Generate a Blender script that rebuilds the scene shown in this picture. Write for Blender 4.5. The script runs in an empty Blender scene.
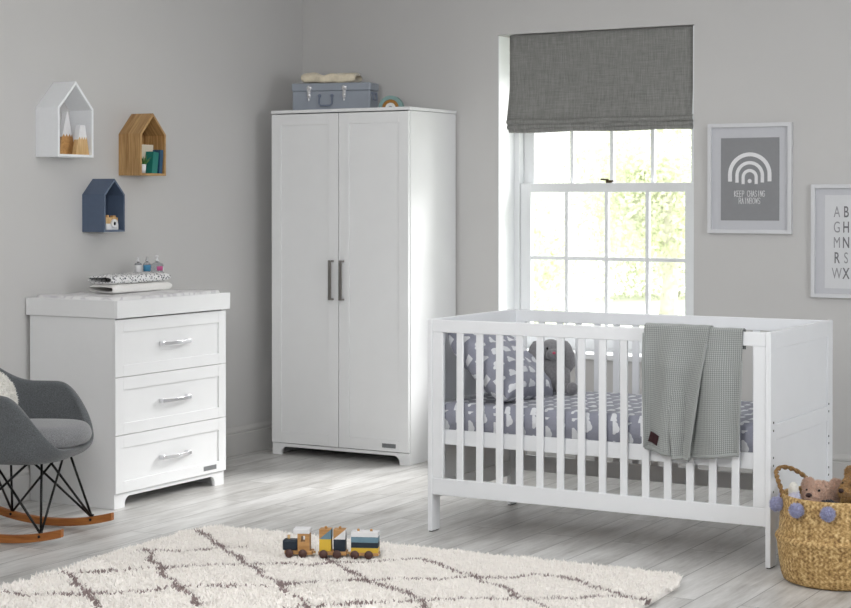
import bpy, math, random
import numpy as np
from mathutils import Vector, Matrix, noise
random.seed(7); rng = np.random.RandomState(7)
C = bpy.context.scene.collection
PI = math.pi
sc = bpy.context.scene

# ------------------------------------------------------------------ materials
def srgb(r, g, b):
    f = lambda c: (c/255/12.92) if c/255 <= .04045 else ((c/255+.055)/1.055)**2.4
    return (f(r), f(g), f(b), 1)
class NT:
    def __init__(s, name):
        s.m = bpy.data.materials.new(name); s.m.use_nodes = True
        s.t = s.m.node_tree; s.n = s.t.nodes; s.l = s.t.links
        s.b = s.n['Principled BSDF']
    def new(s, typ, **kw):
        x = s.n.new(typ)
        for k, v in kw.items(): setattr(x, k, v)
        return x
    def math(s, op, a, b=None, c=None):
        x = s.n.new('ShaderNodeMath'); x.operation = op
        for i, v in enumerate((a, b, c)):
            if v is None: continue
            if isinstance(v, (int, float)): x.inputs[i].default_value = v
            else: s.l.new(v, x.inputs[i])
        return x.outputs[0]
    def mix(s, f, a, b):
        x = s.n.new('ShaderNodeMix'); x.data_type = 'RGBA'
        for i, v in ((0, f), (6, a), (7, b)):
            if isinstance(v, (int, float, tuple)): x.inputs[i].default_value = v
            else: s.l.new(v, x.inputs[i])
        return x.outputs[2]
    def coord(s, which='Object', scale=(1, 1, 1), rot=(0, 0, 0)):
        t = s.n.new('ShaderNodeTexCoord'); m = s.n.new('ShaderNodeMapping')
        m.inputs['Scale'].default_value = scale; m.inputs['Rotation'].default_value = rot
        s.l.new(t.outputs[which], m.inputs[0]); return m.outputs[0]
    def noise(s, vec, scale, detail=3, rough=.5):
        x = s.n.new('ShaderNodeTexNoise'); x.inputs['Scale'].default_value = scale
        x.inputs['Detail'].default_value = detail; x.inputs['Roughness'].default_value = rough
        s.l.new(vec, x.inputs['Vector']); return x.outputs['Fac']
    def ramp(s, f, stops):
        x = s.n.new('ShaderNodeValToRGB'); e = x.color_ramp.elements
        while len(e) < len(stops): e.new(.5)
        for i, (p, c) in enumerate(stops): e[i].position = p; e[i].color = c
        s.l.new(f, x.inputs[0]); return x.outputs[0]
    def bump(s, h, strength=.3, dist=.002):
        x = s.n.new('ShaderNodeBump'); x.inputs['Strength'].default_value = strength
        x.inputs['Distance'].default_value = dist
        s.l.new(h, x.inputs['Height']); s.l.new(x.outputs[0], s.b.inputs['Normal'])
    def col(s, c):
        if isinstance(c, tuple): s.b.inputs['Base Color'].default_value = c
        else: s.l.new(c, s.b.inputs['Base Color'])

def simple(name, c, rough=.5, metal=0, var=.06, nscale=40, bump=.1, bdist=.001, sheen=0, stretch=(1, 1, 1)):
    n = NT(name); v = n.coord('Object', stretch)
    f = n.noise(v, nscale, 4)
    d = tuple(x*(1-var) for x in c[:3])+(1,); e = tuple(min(1, x*(1+var)) for x in c[:3])+(1,)
    n.col(n.ramp(f, [(.3, d), (.7, e)]))
    n.b.inputs['Roughness'].default_value = rough; n.b.inputs['Metallic'].default_value = metal
    if bump: n.bump(f, bump, bdist)
    if sheen: n.b.inputs['Sheen Weight'].default_value = sheen
    return n.m
def wood(name, c1, c2, axis=1, scale=14, rough=.5, rings=9, st=None):
    n = NT(name)
    if not st: st = [9, 9, 9]; st[axis] = .7
    v = n.coord('Object', tuple(st))
    f = n.noise(v, scale/2, 5, .6)
    w = n.new('ShaderNodeTexNoise'); w.inputs['Scale'].default_value = rings; w.inputs['Detail'].default_value = 2
    w.inputs['Distortion'].default_value = 1.2; n.l.new(v, w.inputs['Vector'])
    g = n.math('ADD', n.math('MULTIPLY', f, .5), n.math('MULTIPLY', w.outputs['Fac'], .5))
    n.col(n.ramp(g, [(.35, c2), (.62, c1)])); n.b.inputs['Roughness'].default_value = rough
    n.bump(g, .1, .001); return n.m

M = {}
M['white'] = simple('white_furniture_paint', srgb(236, 237, 238), .38, var=.01, nscale=8, bump=.02)
M['crib'] = simple('white_crib_paint', srgb(238, 240, 243), .36, var=.01, nscale=8, bump=.02)
M['trim'] = simple('white_trim_paint', srgb(232, 234, 236), .4, var=.012, nscale=6, bump=.03)
M['skirt'] = simple('grey_skirting_paint', srgb(200, 199, 197), .45, var=.012, nscale=6, bump=.03)
M['ceiling'] = simple('ceiling_paint', srgb(235, 235, 235), .8, var=.01, nscale=5)
M['wall'] = simple('grey_wall_paint', srgb(202, 201, 200), .75, var=.012, nscale=2.2, bump=.06, bdist=.002)
M['steel'] = simple('brushed_steel', srgb(150, 146, 142), .35, 1, .08, 60, stretch=(1, 1, 8))
M['chrome'] = simple('polished_chrome', srgb(235, 235, 238), .22, .85, .02, 30, 0)
M['badge'] = simple('grey_metal_badge', srgb(128, 130, 132), .4, .6, .06)
M['dark'] = simple('dark_metal', srgb(32, 30, 28), .4, .6)
M['black'] = simple('black_steel_rod', srgb(14, 14, 15), .35, .4)
M['chrome_dark'] = simple('aged_bronze', srgb(88, 76, 56), .35, .9)
M['mat'] = None
M['white_shelf'] = simple('white_shelf_lacquer', srgb(238, 240, 243), .35, var=.01, bump=.02)
M['blue_shelf'] = simple('slate_blue_lacquer', srgb(84, 99, 122), .45, var=.03)
M['oak'] = wood('oak', srgb(196, 158, 106), srgb(146, 106, 60), 2, st=[13, .7, .7])
M['oak_light'] = wood('light_pine', srgb(222, 188, 138), srgb(190, 148, 92), 2)
M['beech'] = wood('beech_block', srgb(206, 160, 104), srgb(176, 128, 76), 0)
M['walnut'] = simple('walnut_wheel', srgb(82, 56, 50), .55, var=.15)
M['runner'] = wood('rocker_wood', srgb(176, 112, 52), srgb(138, 78, 32), 0, 20)
M['suit'] = simple('blue_grey_suitcase_enamel', srgb(150, 157, 168), .42, var=.03, nscale=20)
M['suit_trim'] = simple('blue_grey_rivet_trim', srgb(118, 127, 146), .45, var=.05)
M['beige'] = simple('beige_muslin', srgb(224, 213, 190), .9, var=.08, nscale=60, bump=.4, bdist=.003, sheen=.3)
M['teal'] = simple('sage_teal_paint', srgb(128, 158, 156), .6)
M['mustard'] = simple('ochre_paint', srgb(160, 112, 44), .6)
M['offwhite'] = simple('offwhite_paint', srgb(232, 232, 230), .6)
M['navy'] = simple('dark_navy_paint', srgb(34, 46, 58), .5, var=.1)
M['yellow'] = simple('yellow_paint', srgb(226, 188, 66), .5, var=.05)
M['bluegrey'] = simple('blue_grey_paint', srgb(110, 142, 158), .5, var=.05)
M['green'] = simple('succulent_green', srgb(74, 122, 62), .5, var=.25, nscale=50)
M['book_teal'] = simple('teal_bookcloth', srgb(24, 118, 108), .6, var=.05)
M['book_blue'] = simple('blue_bookcloth', srgb(32, 74, 104), .6, var=.05)
M['page'] = simple('cream_pages', srgb(226, 218, 200), .8, var=.08, nscale=200, stretch=(1, 8, 1))
M['towel_w'] = simple('white_cotton', srgb(236, 235, 232), .9, var=.03, nscale=120, bump=.5, bdist=.002, sheen=.3)
M['mauve'] = simple('lilac_pompom', srgb(170, 172, 204), .9, var=.2, nscale=120, bump=.5, bdist=.004, sheen=.5)
M['bear1'] = simple('rosy_brown_plush', srgb(204, 172, 152), .95, var=.2, nscale=90, bump=.6, bdist=.004, sheen=.6)
M['bear2'] = simple('golden_brown_plush', srgb(172, 134, 82), .95, var=.25, nscale=90, bump=.6, bdist=.004, sheen=.5)
M['lilac'] = simple('pale_lilac_plush', srgb(214, 214, 232), .95, var=.12, nscale=70, bump=.6, bdist=.003, sheen=.5)
M['darkplush'] = simple('dark_navy_plush', srgb(30, 30, 42), .95, var=.2, nscale=70, bump=.6, bdist=.003, sheen=.4)
M['plushgrey'] = simple('grey_plush', srgb(128, 127, 130), .95, var=.14, nscale=110, bump=.8, bdist=.003, sheen=.6)
M['nose'] = simple('dark_brown_nose', srgb(48, 24, 22), .5)
M['pink'] = simple('pink_stitch', srgb(196, 84, 110), .7)
M['burgundy'] = simple('burgundy_leather', srgb(52, 18, 24), .55, var=.15, nscale=200)
M['rugc'] = simple('cream_wool', srgb(250, 246, 241), .95, var=.03, nscale=30, bump=0, sheen=.3)
M['rugm'] = simple('mauve_brown_wool', srgb(150, 134, 132), .95, var=.15, nscale=30, bump=0, sheen=.3)
M['fleece'] = simple('cream_fleece', srgb(238, 236, 230), .95, var=.06, nscale=40, bump=.3, bdist=.004, sheen=.5)
M['printgrey'] = simple('grey_print', srgb(140, 141, 144), .6, var=.02)
M['printwhite'] = simple('white_print', srgb(232, 232, 234), .6, var=.02)
M['letters_l'] = simple('light_grey_letters', srgb(150, 150, 154), .6, var=.1)
M['letters_d'] = simple('dark_grey_letters', srgb(112, 112, 116), .6, var=.1)
M['frame'] = simple('white_picture_frame', srgb(216, 217, 220), .4, var=.01, bump=.02)
M['mount'] = simple('pale_picture_mount', srgb(200, 201, 206), .8, var=.01, bump=.02)
M['bark'] = simple('bark', srgb(205, 202, 190), .9, var=.2, nscale=10)
M['lawn'] = simple('lawn', srgb(232, 236, 218), .9, var=.1, nscale=2)
def leaf_mat():
    n = NT('pale_leaf'); tr = n.new('ShaderNodeBsdfTranslucent'); c = n.ramp(n.noise(n.coord('Object'), 1.2, 2), [(.35, srgb(228, 232, 210)), (.65, srgb(248, 249, 242))])
    n.col(c); n.l.new(c, tr.inputs[0]); x = n.new('ShaderNodeMixShader'); x.inputs[0].default_value = .6
    n.l.new(n.b.outputs[0], x.inputs[1]); n.l.new(tr.outputs[0], x.inputs[2]); n.l.new(x.outputs[0], n.n['Material Output'].inputs[0]); return n.m
M['leaf'] = leaf_mat()
M['red_label'] = simple('pink_label', srgb(206, 88, 148), .5)
M['blue_label'] = simple('blue_label', srgb(80, 150, 190), .5)

def fabric(name, a, b, sc_=420, var=.5, rough=.95, stretch=(1, 1, 1), big=.1):
    n = NT(name); v = n.coord('Object', stretch)
    f = n.noise(v, sc_, 2, .7); g = n.noise(n.coord('Object'), 9, 2)
    h = n.math('ADD', f, n.math('MULTIPLY', n.math('SUBTRACT', g, .5), big))
    n.col(n.ramp(h, [(.5-var/3, b), (.5+var/3, a)])); n.b.inputs['Roughness'].default_value = rough
    n.b.inputs['Sheen Weight'].default_value = .3
    n.bump(f, .4, .0015); return n.m
M['tweed'] = fabric('grey_tweed', srgb(106, 111, 114), srgb(74, 75, 78), 260)
M['tweed_light'] = fabric('grey_tweed_cushion', srgb(142, 143, 146), srgb(104, 105, 108), 260)
def blind_mat():
    n = NT('woven_grey_linen'); o = n.coord('Object')
    v1 = n.noise(n.coord('Object', (240, 60, 10)), 1, 3, .7); v2 = n.noise(n.coord('Object', (10, 60, 240)), 1, 3, .7)
    g = n.math('ADD', n.math('MULTIPLY', v1, .6), n.math('MULTIPLY', v2, .4))
    n.col(n.ramp(g, [(.36, srgb(112, 112, 110)), (.64, srgb(150, 150, 147))]))
    n.b.inputs['Roughness'].default_value = .9; n.bump(g, .3, .001); return n.m
M['linen'] = blind_mat()
def floor_mat():
    n = NT('whitewashed_planks'); v = n.coord('Object', (1, 1, 1), (0, 0, PI/2))
    br = n.new('ShaderNodeTexBrick'); n.l.new(v, br.inputs['Vector'])
    br.inputs['Scale'].default_value = 1; br.inputs['Brick Width'].default_value = 1.35
    br.inputs['Row Height'].default_value = .175; br.inputs['Mortar Size'].default_value = .0022
    br.inputs['Mortar Smooth'].default_value = .3; br.offset = .37
    br.inputs['Color1'].default_value = (0, 0, 0, 1); br.inputs['Color2'].default_value = (1, 1, 1, 1); br.inputs['Mortar'].default_value = (.5, .5, .5, 1)
    sep = n.new('ShaderNodeSeparateColor'); n.l.new(br.outputs['Color'], sep.inputs[0])
    # per plank offset of the grain
    cv = n.new('ShaderNodeTexCoord'); ad = n.new('ShaderNodeVectorMath', operation='ADD')
    n.l.new(cv.outputs['Object'], ad.inputs[0])
    cb = n.new('ShaderNodeCombineXYZ'); n.l.new(n.math('MULTIPLY', sep.outputs[0], 7.3), cb.inputs[0]); n.l.new(n.math('MULTIPLY', sep.outputs[0], 13.1), cb.inputs[1])
    n.l.new(cb.outputs[0], ad.inputs[1])
    mp = n.new('ShaderNodeMapping'); mp.inputs['Scale'].default_value = (10, 2.0, 1); n.l.new(ad.outputs[0], mp.inputs[0])
    mp2 = n.new('ShaderNodeMapping'); mp2.inputs['Scale'].default_value = (60, 4.5, 1); n.l.new(ad.outputs[0], mp2.inputs[0])
    a = n.noise(mp.outputs[0], 1, 6, .62); b = n.noise(mp2.outputs[0], 1, 4, .7)
    g = n.math('ADD', n.math('MULTIPLY', a, .65), n.math('MULTIPLY', b, .35))
    g = n.math('ADD', g, n.math('MULTIPLY', n.math('SUBTRACT', sep.outputs[0], .5), .08))
    c = n.ramp(g, [(.30, srgb(148, 145, 141)), (.42, srgb(184, 182, 179)), (.55, srgb(208, 207, 205)), (.70, srgb(227, 226, 225))])
    c = n.mix(br.outputs['Fac'], c, srgb(128, 126, 124)); n.col(c)
    n.b.inputs['Roughness'].default_value = .38
    n.bump(n.math('SUBTRACT', g, n.math('MULTIPLY', br.outputs['Fac'], .8)), .2, .0015); return n.m
M['floor'] = floor_mat()
def cloud_mat():
    n = NT('cloud_print_cotton'); t = n.new('ShaderNodeTexCoord')
    s = n.new('ShaderNodeSeparateXYZ'); n.l.new(t.outputs['UV'], s.inputs[0])
    x = n.math('DIVIDE', s.outputs[0], .085); y = n.math('DIVIDE', s.outputs[1], .062)
    row = n.math('FLOOR', y)
    x = n.math('ADD', x, n.math('MULTIPLY', n.math('MODULO', n.math('ABSOLUTE', row), 2), .5))
    fx = n.math('SUBTRACT', n.math('FRACT', x), .5); fy = n.math('SUBTRACT', n.math('FRACT', y), .5)
    m = None
    for cx, cy, r in ((-.22, -.1, .12), (-.06, .05, .19), (.12, -.02, .16), (.24, -.1, .11)):
        dx = n.math('SUBTRACT', fx, cx); dy = n.math('MULTIPLY', n.math('SUBTRACT', fy, cy), .75)
        d = n.math('SQRT', n.math('ADD', n.math('MULTIPLY', dx, dx), n.math('MULTIPLY', dy, dy)))
        k = n.math('LESS_THAN', d, r); m = k if m is None else n.math('MAXIMUM', m, k)
    m = n.math('MULTIPLY', m, n.math('GREATER_THAN', fy, -.2))
    w = n.noise(n.coord('Object'), 300, 2)
    base = n.mix(w, srgb(138, 140, 154), srgb(156, 158, 171))
    n.col(n.mix(m, base, srgb(226, 228, 232))); n.b.inputs['Roughness'].default_value = .85
    n.b.inputs['Sheen Weight'].default_value = .2
    n.bump(n.noise(n.coord('Object'), 22, 3), .5, .012); return n.m
M['cloud'] = cloud_mat()
def marble_mat():
    n = NT('pale_wipe_clean_mat'); v = n.coord('Object')
    x = n.new('ShaderNodeTexNoise'); x.inputs['Scale'].default_value = 5; x.inputs['Distortion'].default_value = 1.5; x.inputs['Detail'].default_value = 3
    n.l.new(v, x.inputs['Vector'])
    n.col(n.ramp(x.outputs['Fac'], [(.4, srgb(240, 240, 240)), (.5, srgb(218, 216, 220)), (.56, srgb(242, 242, 242))]))
    n.b.inputs['Roughness'].default_value = .4; return n.m
M['mat'] = marble_mat()
def dots_mat():
    n = NT('speckled_cotton'); v = n.coord('Object', (1, 1, 1))
    x = n.new('ShaderNodeTexVoronoi'); x.inputs['Scale'].default_value = 75; n.l.new(v, x.inputs['Vector'])
    n.col(n.ramp(x.outputs['Distance'], [(.30, srgb(84, 88, 96)), (.38, srgb(232, 232, 232))]))
    n.b.inputs['Roughness'].default_value = .9; return n.m
M['dots'] = dots_mat()
def knit_mat():
    n = NT('grey_knit'); t = n.new('ShaderNodeTexCoord'); s = n.new('ShaderNodeSeparateXYZ'); n.l.new(t.outputs['UV'], s.inputs[0])
    a = n.math('SINE', n.math('MULTIPLY', s.outputs[0], 2*PI/.0085))
    b = n.math('SINE', n.math('ADD', n.math('MULTIPLY', s.outputs[1], 2*PI/.008), n.math('MULTIPLY', a, 1.2)))
    h = n.math('ADD', n.math('MULTIPLY', n.math('MULTIPLY', a, b), .5), .5)
    h = n.math('ADD', n.math('MULTIPLY', h, .6), n.math('MULTIPLY', n.math('ADD', n.math('MULTIPLY', a, .5), .5), .4))
    n.col(n.ramp(h, [(.05, srgb(100, 103, 102)), (.9, srgb(182, 186, 184))])); n.b.inputs['Roughness'].default_value = .95
    n.b.inputs['Sheen Weight'].default_value = .3; n.bump(h, .6, .003); return n.m
M['knit'] = knit_mat()
def basket_mat():
    n = NT('seagrass_weave'); t = n.new('ShaderNodeTexCoord'); s = n.new('ShaderNodeSeparateXYZ'); n.l.new(t.outputs['UV'], s.inputs[0])
    k = n.new('ShaderNodeTexNoise'); k.inputs['Scale'].default_value = 85; k.inputs['Detail'].default_value = 4; n.l.new(t.outputs['Object'], k.inputs['Vector'])
    a = n.math('SINE', n.math('ADD', n.math('MULTIPLY', s.outputs[0], 2*PI*72), n.math('MULTIPLY', n.math('PINGPONG', n.math('MULTIPLY', s.outputs[1], 37), 1), 3.14)))
    h = n.math('ADD', n.math('MULTIPLY', n.math('ADD', n.math('MULTIPLY', a, .5), .5), .10), n.math('MULTIPLY', k.outputs['Fac'], .95))
    n.col(n.ramp(h, [(.34, srgb(124, 92, 50)), (.54, srgb(190, 154, 98)), (.74, srgb(232, 206, 152))]))
    n.b.inputs['Roughness'].default_value = .65; n.bump(h, .5, .004); return n.m
M['basket'] = basket_mat()
M['rope'] = simple('seagrass_rope', srgb(140, 108, 66), .8, var=.35, nscale=120, bump=.4, bdist=.003)
def glass_pane():
    n = NT('window_glass'); t = n.new('ShaderNodeBsdfTransparent'); g = n.new('ShaderNodeBsdfGlossy'); g.inputs['Roughness'].default_value = .03
    x = n.new('ShaderNodeMixShader'); x.inputs[0].default_value = .05
    n.l.new(t.outputs[0], x.inputs[1]); n.l.new(g.outputs[0], x.inputs[2]); n.l.new(x.outputs[0], n.n['Material Output'].inputs[0]); return n.m
M['glass'] = glass_pane()
def bottle_glass():
    n = NT('clear_bottle'); n.b.inputs['Transmission Weight'].default_value = .85; n.b.inputs['Roughness'].default_value = .05
    v = n.noise(n.coord('Object'), 20, 2); n.col(n.mix(v, srgb(214, 218, 222), srgb(232, 234, 238))); n.b.inputs['IOR'].default_value = 1.2; return n.m
M['bottle'] = bottle_glass()

# ------------------------------------------------------------------ mesh builder
class B:
    def __init__(s): s.v = []; s.f = []; s.m = []; s.uv = {}; s.sm = []
    def _add(s, vs, fs, mi=0, smooth=False, uvs=None):
        o = len(s.v); s.v += [tuple(v) for v in vs]
        for f in fs:
            if uvs is not None: s.uv[len(s.f)] = [uvs[i] for i in f]
            s.f.append(tuple(i+o for i in f)); s.m.append(mi); s.sm.append(smooth)
        return s
    def box(s, x0, x1, y0, y1, z0, z1, mi=0):
        vs = [(x0,y0,z0),(x1,y0,z0),(x1,y1,z0),(x0,y1,z0),(x0,y0,z1),(x1,y0,z1),(x1,y1,z1),(x0,y1,z1)]
        return s._add(vs, [(0,3,2,1),(4,5,6,7),(0,1,5,4),(1,2,6,5),(2,3,7,6),(3,0,4,7)], mi)
    def prism(s, poly, a0, a1, axis='y', mi=0):
        # poly: list of 2D points in the plane across the axis; (x,z) for y, (y,z) for x, (x,y) for z
        def P(p, a):
            return {'y': (p[0], a, p[1]), 'x': (a, p[0], p[1]), 'z': (p[0], p[1], a)}[axis]
        n = len(poly); vs = [P(p, a0) for p in poly]+[P(p, a1) for p in poly]
        fs = [tuple(range(n)), tuple(range(2*n-1, n-1, -1))]+[(i, i+n, (i+1) % n+n, (i+1) % n) for i in range(n)]
        return s._add(vs, fs, mi)
    def lathe(s, prof, c=(0, 0, 0), n=32, mi=0, smooth=True, axis='z', closed=False, uv=False):
        vs = []; uvs = []
        for k, (r, z) in enumerate(prof):
            for i in range(n):
                a = 2*PI*i/n; p = (r*math.cos(a), r*math.sin(a), z)
                if axis == 'x': p = (z, p[0], p[1])
                if axis == 'y': p = (p[0], z, p[1])
                vs.append((p[0]+c[0], p[1]+c[1], p[2]+c[2])); uvs.append((i/n, k/len(prof)))
        fs = []
        for k in range(len(prof)-1):
            for i in range(n):
                j = (i+1) % n; fs.append((k*n+i, k*n+j, (k+1)*n+j, (k+1)*n+i))
        if prof[0][0] > 1e-5: fs.append(tuple(range(n-1, -1, -1)))
        if prof[-1][0] > 1e-5 and not closed: fs.append(tuple((len(prof)-1)*n+i for i in range(n)))
        return s._add(vs, fs, mi, smooth, uvs if uv else None)
    def ell(s, c, r, rot=None, n=20, m=12, mi=0):
        vs = []; R = rot or Matrix.Identity(3)
        for k in range(m+1):
            t = PI*k/m
            for i in range(n):
                a = 2*PI*i/n
                p = R @ Vector((r[0]*math.sin(t)*math.cos(a), r[1]*math.sin(t)*math.sin(a), r[2]*math.cos(t)))
                vs.append((p.x+c[0], p.y+c[1], p.z+c[2]))
        fs = []
        for k in range(m):
            for i in range(n):
                j = (i+1) % n; fs.append((k*n+i, (k+1)*n+i, (k+1)*n+j, k*n+j))
        return s._add(vs, fs, mi, True)
    def tube(s, pts, r, n=10, mi=0, radii=None):
        pts = [Vector(p) for p in pts]; vs = []; up = None
        for k, p in enumerate(pts):
            t = (pts[min(k+1, len(pts)-1)]-pts[max(k-1, 0)]).normalized()
            if up is None: up = Vector((0, 0, 1)) if abs(t.z) < .9 else Vector((1, 0, 0))
            a = (up-t*up.dot(t)).normalized(); b = t.cross(a); up = a
            rr = radii[k] if radii else r
            for i in range(n):
                q = p+(a*math.cos(2*PI*i/n)+b*math.sin(2*PI*i/n))*rr; vs.append(tuple(q))
        fs = [(k*n+i, k*n+(i+1) % n, (k+1)*n+(i+1) % n, (k+1)*n+i) for k in range(len(pts)-1) for i in range(n)]
        fs += [tuple(range(n-1, -1, -1)), tuple((len(pts)-1)*n+i for i in range(n))]
        return s._add(vs, fs, mi, True)
    def grid(s, fn, nu, nv, mi=0, uvf=None, wrap=False):
        vs = []; uvs = []
        for j in range(nv+1):
            for i in range(nu+(0 if wrap else 1)):
                u, v = i/nu, j/nv; vs.append(tuple(fn(u, v))); uvs.append(uvf(u, v) if uvf else (u, v))
        w = nu if wrap else nu+1; fs = []
        for j in range(nv):
            for i in range(nu):
                i2 = (i+1) % w if wrap else i+1
                fs.append((j*w+i, j*w+i2, (j+1)*w+i2, (j+1)*w+i))
        return s._add(vs, fs, mi, True, uvs)
    def obj(s, name, mats, parent=None, bevel=0, subd=0, solid=0, disp=None, fixn=True, loc=None, seg=2):
        me = bpy.data.meshes.new(name); me.from_pydata(s.v, [], s.f)
        for m in (mats if isinstance(mats, (list, tuple)) else [mats]): me.materials.append(m)
        me.polygons.foreach_set('material_index', s.m); me.polygons.foreach_set('use_smooth', s.sm)
        if s.uv:
            L = me.uv_layers.new(name='UVMap')
            for fi, us in s.uv.items():
                p = me.polygons[fi]
                for k, li in enumerate(p.loop_indices): L.data[li].uv = us[k]
        me.update()
        if fixn:
            import bmesh
            bm = bmesh.new(); bm.from_mesh(me); bmesh.ops.remove_doubles(bm, verts=bm.verts, dist=1e-6) if subd or solid else None
            bmesh.ops.recalc_face_normals(bm, faces=bm.faces); bm.to_mesh(me); bm.free()
        o = bpy.data.objects.new(name, me); C.objects.link(o); o.parent = parent
        if loc: o.location = loc
        if solid: d = o.modifiers.new('solid', 'SOLIDIFY'); d.thickness = solid; d.offset = 0
        if bevel: d = o.modifiers.new('bevel', 'BEVEL'); d.width = bevel; d.segments = seg; d.limit_method = 'ANGLE'; d.angle_limit = .6
        if subd: d = o.modifiers.new('subd', 'SUBSURF'); d.levels = d.render_levels = subd
        if disp:
            tx = bpy.data.textures.new(name+'_tex', 'CLOUDS'); tx.noise_scale = disp[0]
            d = o.modifiers.new('disp', 'DISPLACE'); d.texture = tx; d.strength = disp[1]; d.texture_coords = 'LOCAL'
        return o
def tag(o, label=None, cat=None, group=None, kind=None):
    if label: o['label'] = label
    if cat: o['category'] = cat
    if group: o['group'] = group
    if kind: o['kind'] = kind
    return o
def thing(name, label, cat, loc=(0, 0, 0), rz=0, group=None):
    o = bpy.data.objects.new(name, None); C.objects.link(o); o.location = loc; o.rotation_euler = (0, 0, rz)
    o.empty_display_size = .05
    return tag(o, label, cat, group)
def struct(o, label=None): return tag(o, label, None, None, 'structure')
def tufts(b, pts, nrm, h, w, lean=.6, mi=0):
    """small fibre tufts: three-sided spikes rising from points, appended to builder b"""
    pts = np.asarray(pts, float); nrm = np.asarray(nrm, float); n = len(pts)
    r = rng.normal(size=(n, 3)); d = nrm+lean*r/np.linalg.norm(r, axis=1, keepdims=True)
    d /= np.linalg.norm(d, axis=1, keepdims=True)
    a = np.cross(d, rng.normal(size=(n, 3))); a /= np.linalg.norm(a, axis=1, keepdims=True); c = np.cross(d, a)
    hh = h*(.6+.8*rng.rand(n, 1)); ww = w*(.7+.6*rng.rand(n, 1))
    base = pts-nrm*h*.15
    V = np.stack([base+a*ww, base-a*ww*.5+c*ww*.87, base-a*ww*.5-c*ww*.87, base+d*hh], 1).reshape(-1, 3)
    o = len(b.v); b.v += [tuple(v) for v in V.tolist()]
    for i in range(n):
        k = o+4*i; b.f += [(k, k+1, k+3), (k+1, k+2, k+3), (k+2, k, k+3)]
    mm = mi if hasattr(mi, '__len__') else [mi]*n
    for x in mm: b.m += [int(x)]*3
    b.sm += [False]*(3*n)
def sphere_pts(c, r, n, R=None):
    v = rng.normal(size=(n, 3)); v /= np.linalg.norm(v, axis=1, keepdims=True)
    p = v*np.array(r); q = v/np.array(r); q /= np.linalg.norm(q, axis=1, keepdims=True)
    if R is not None:
        A = np.array(R); p = p@A.T; q = q@A.T
    return p+np.array(c), q

# ------------------------------------------------------------------ camera
cd = bpy.data.cameras.new('camera'); cam = bpy.data.objects.new('camera', cd); C.objects.link(cam)
cam.location = (0, 0, 1.45); cam.rotation_euler = (PI/2-.0111, 0, .5233)
cd.sensor_width = 36; cd.lens = 1722.9/851*36; cd.shift_y = (220.1-304)/851; cd.clip_end = 200
cd.dof.use_dof = True; cd.dof.focus_distance = 7.9; cd.dof.aperture_fstop = 8
sc.camera = cam

LX, BY, CE = -5.848, 8.65, 2.75
# ------------------------------------------------------------------ room
struct(B().box(LX-.15, 1.6, -1.5, BY+.02, -.1, 0).obj('floor', M['floor']), 'whitewashed grey plank floor')
struct(B().box(LX-.15, LX, -1.5, BY+.22, 0, CE).obj('wall_left', M['wall']), 'plain grey painted wall on the left')
WX0, WX1, WZ0, WZ1 = -4.517, -3.343, .61, 2.388
b = B(); b.box(LX, WX0, BY, BY+.22, 0, CE); b.box(WX1, 1.6, BY, BY+.22, 0, CE); b.box(WX0, WX1, BY, BY+.22, 0, WZ0-.03); b.box(WX0, WX1, BY, BY+.22, WZ1, CE)
struct(b.obj('wall_back', M['wall']), 'grey painted wall holding the sash window')
struct(B().box(LX-.15, 1.6, -1.5, BY+.22, CE, CE+.1).obj('ceiling', M['ceiling']), 'white ceiling')
struct(B().box(1.6, 1.75, -1.5, BY+.22, 0, CE).obj('wall_right', M['wall']), 'plain grey painted wall on the right')
struct(B().box(LX-.15, 1.75, -1.65, -1.5, 0, CE).obj('wall_front', M['wall']), 'plain grey painted wall behind the viewer')
def skirt(name, fn, a0, a1):
    prof = [(0, 0), (.018, 0), (.018, .118), (.012, .124), (.016, .130), (.016, .140), (.008, .152), (.004, .160), (0, .160)]
    return struct(fn(prof, a0, a1).obj(name, M['skirt'], bevel=.001), 'painted skirting board with moulded top')
skirt('baseboard_left', lambda p, a, c: B().prism([(LX+x, z) for x, z in p], a, c, 'y'), -1.5, BY-.018)
skirt('baseboard_back', lambda p, a, c: B().prism([(BY-x, z) for x, z in p], a, c, 'x'), LX+.0, 1.6)

# window: lining, sill, box frame, two sashes
b = B(); b.box(WX0, WX0+.006, BY+.001, BY+.2, WZ0, WZ1-.006); b.box(WX1-.006, WX1, BY+.001, BY+.2, WZ0, WZ1-.006)
struct(b.obj('trim_1', M['trim']), 'white lining of the window recess')
struct(B().box(WX0-.03, WX1+.03, BY-.03, BY+.2, WZ0-.03, WZ0).obj('trim_2', M['trim'], bevel=.005), 'white window sill board')
win = bpy.data.objects.new('window_1', None); C.objects.link(win); win.location = (-3.93, BY+.2, WZ0); struct(win, 'white sash window with small panes and brass catch')
def W(b, name, m, bevel=.002, par=None):
    for i, v in enumerate(b.v): b.v[i] = (v[0]+3.93, v[1]-BY-.2, v[2]-WZ0)
    return b.obj(name, m, par or win, bevel=bevel)
fy = BY+.2
b = B(); b.box(WX0, -4.478, fy-.01, fy+.12, WZ0, WZ1); b.box(-3.382, WX1, fy-.01, fy+.12, WZ0, WZ1); b.box(-4.478, -3.382, fy-.01, fy+.12, WZ1-.05, WZ1); b.box(-4.478, -3.382, fy-.01, fy+.12, WZ0, WZ0+.01)
W(b, 'window_frame', M['trim'])
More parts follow.
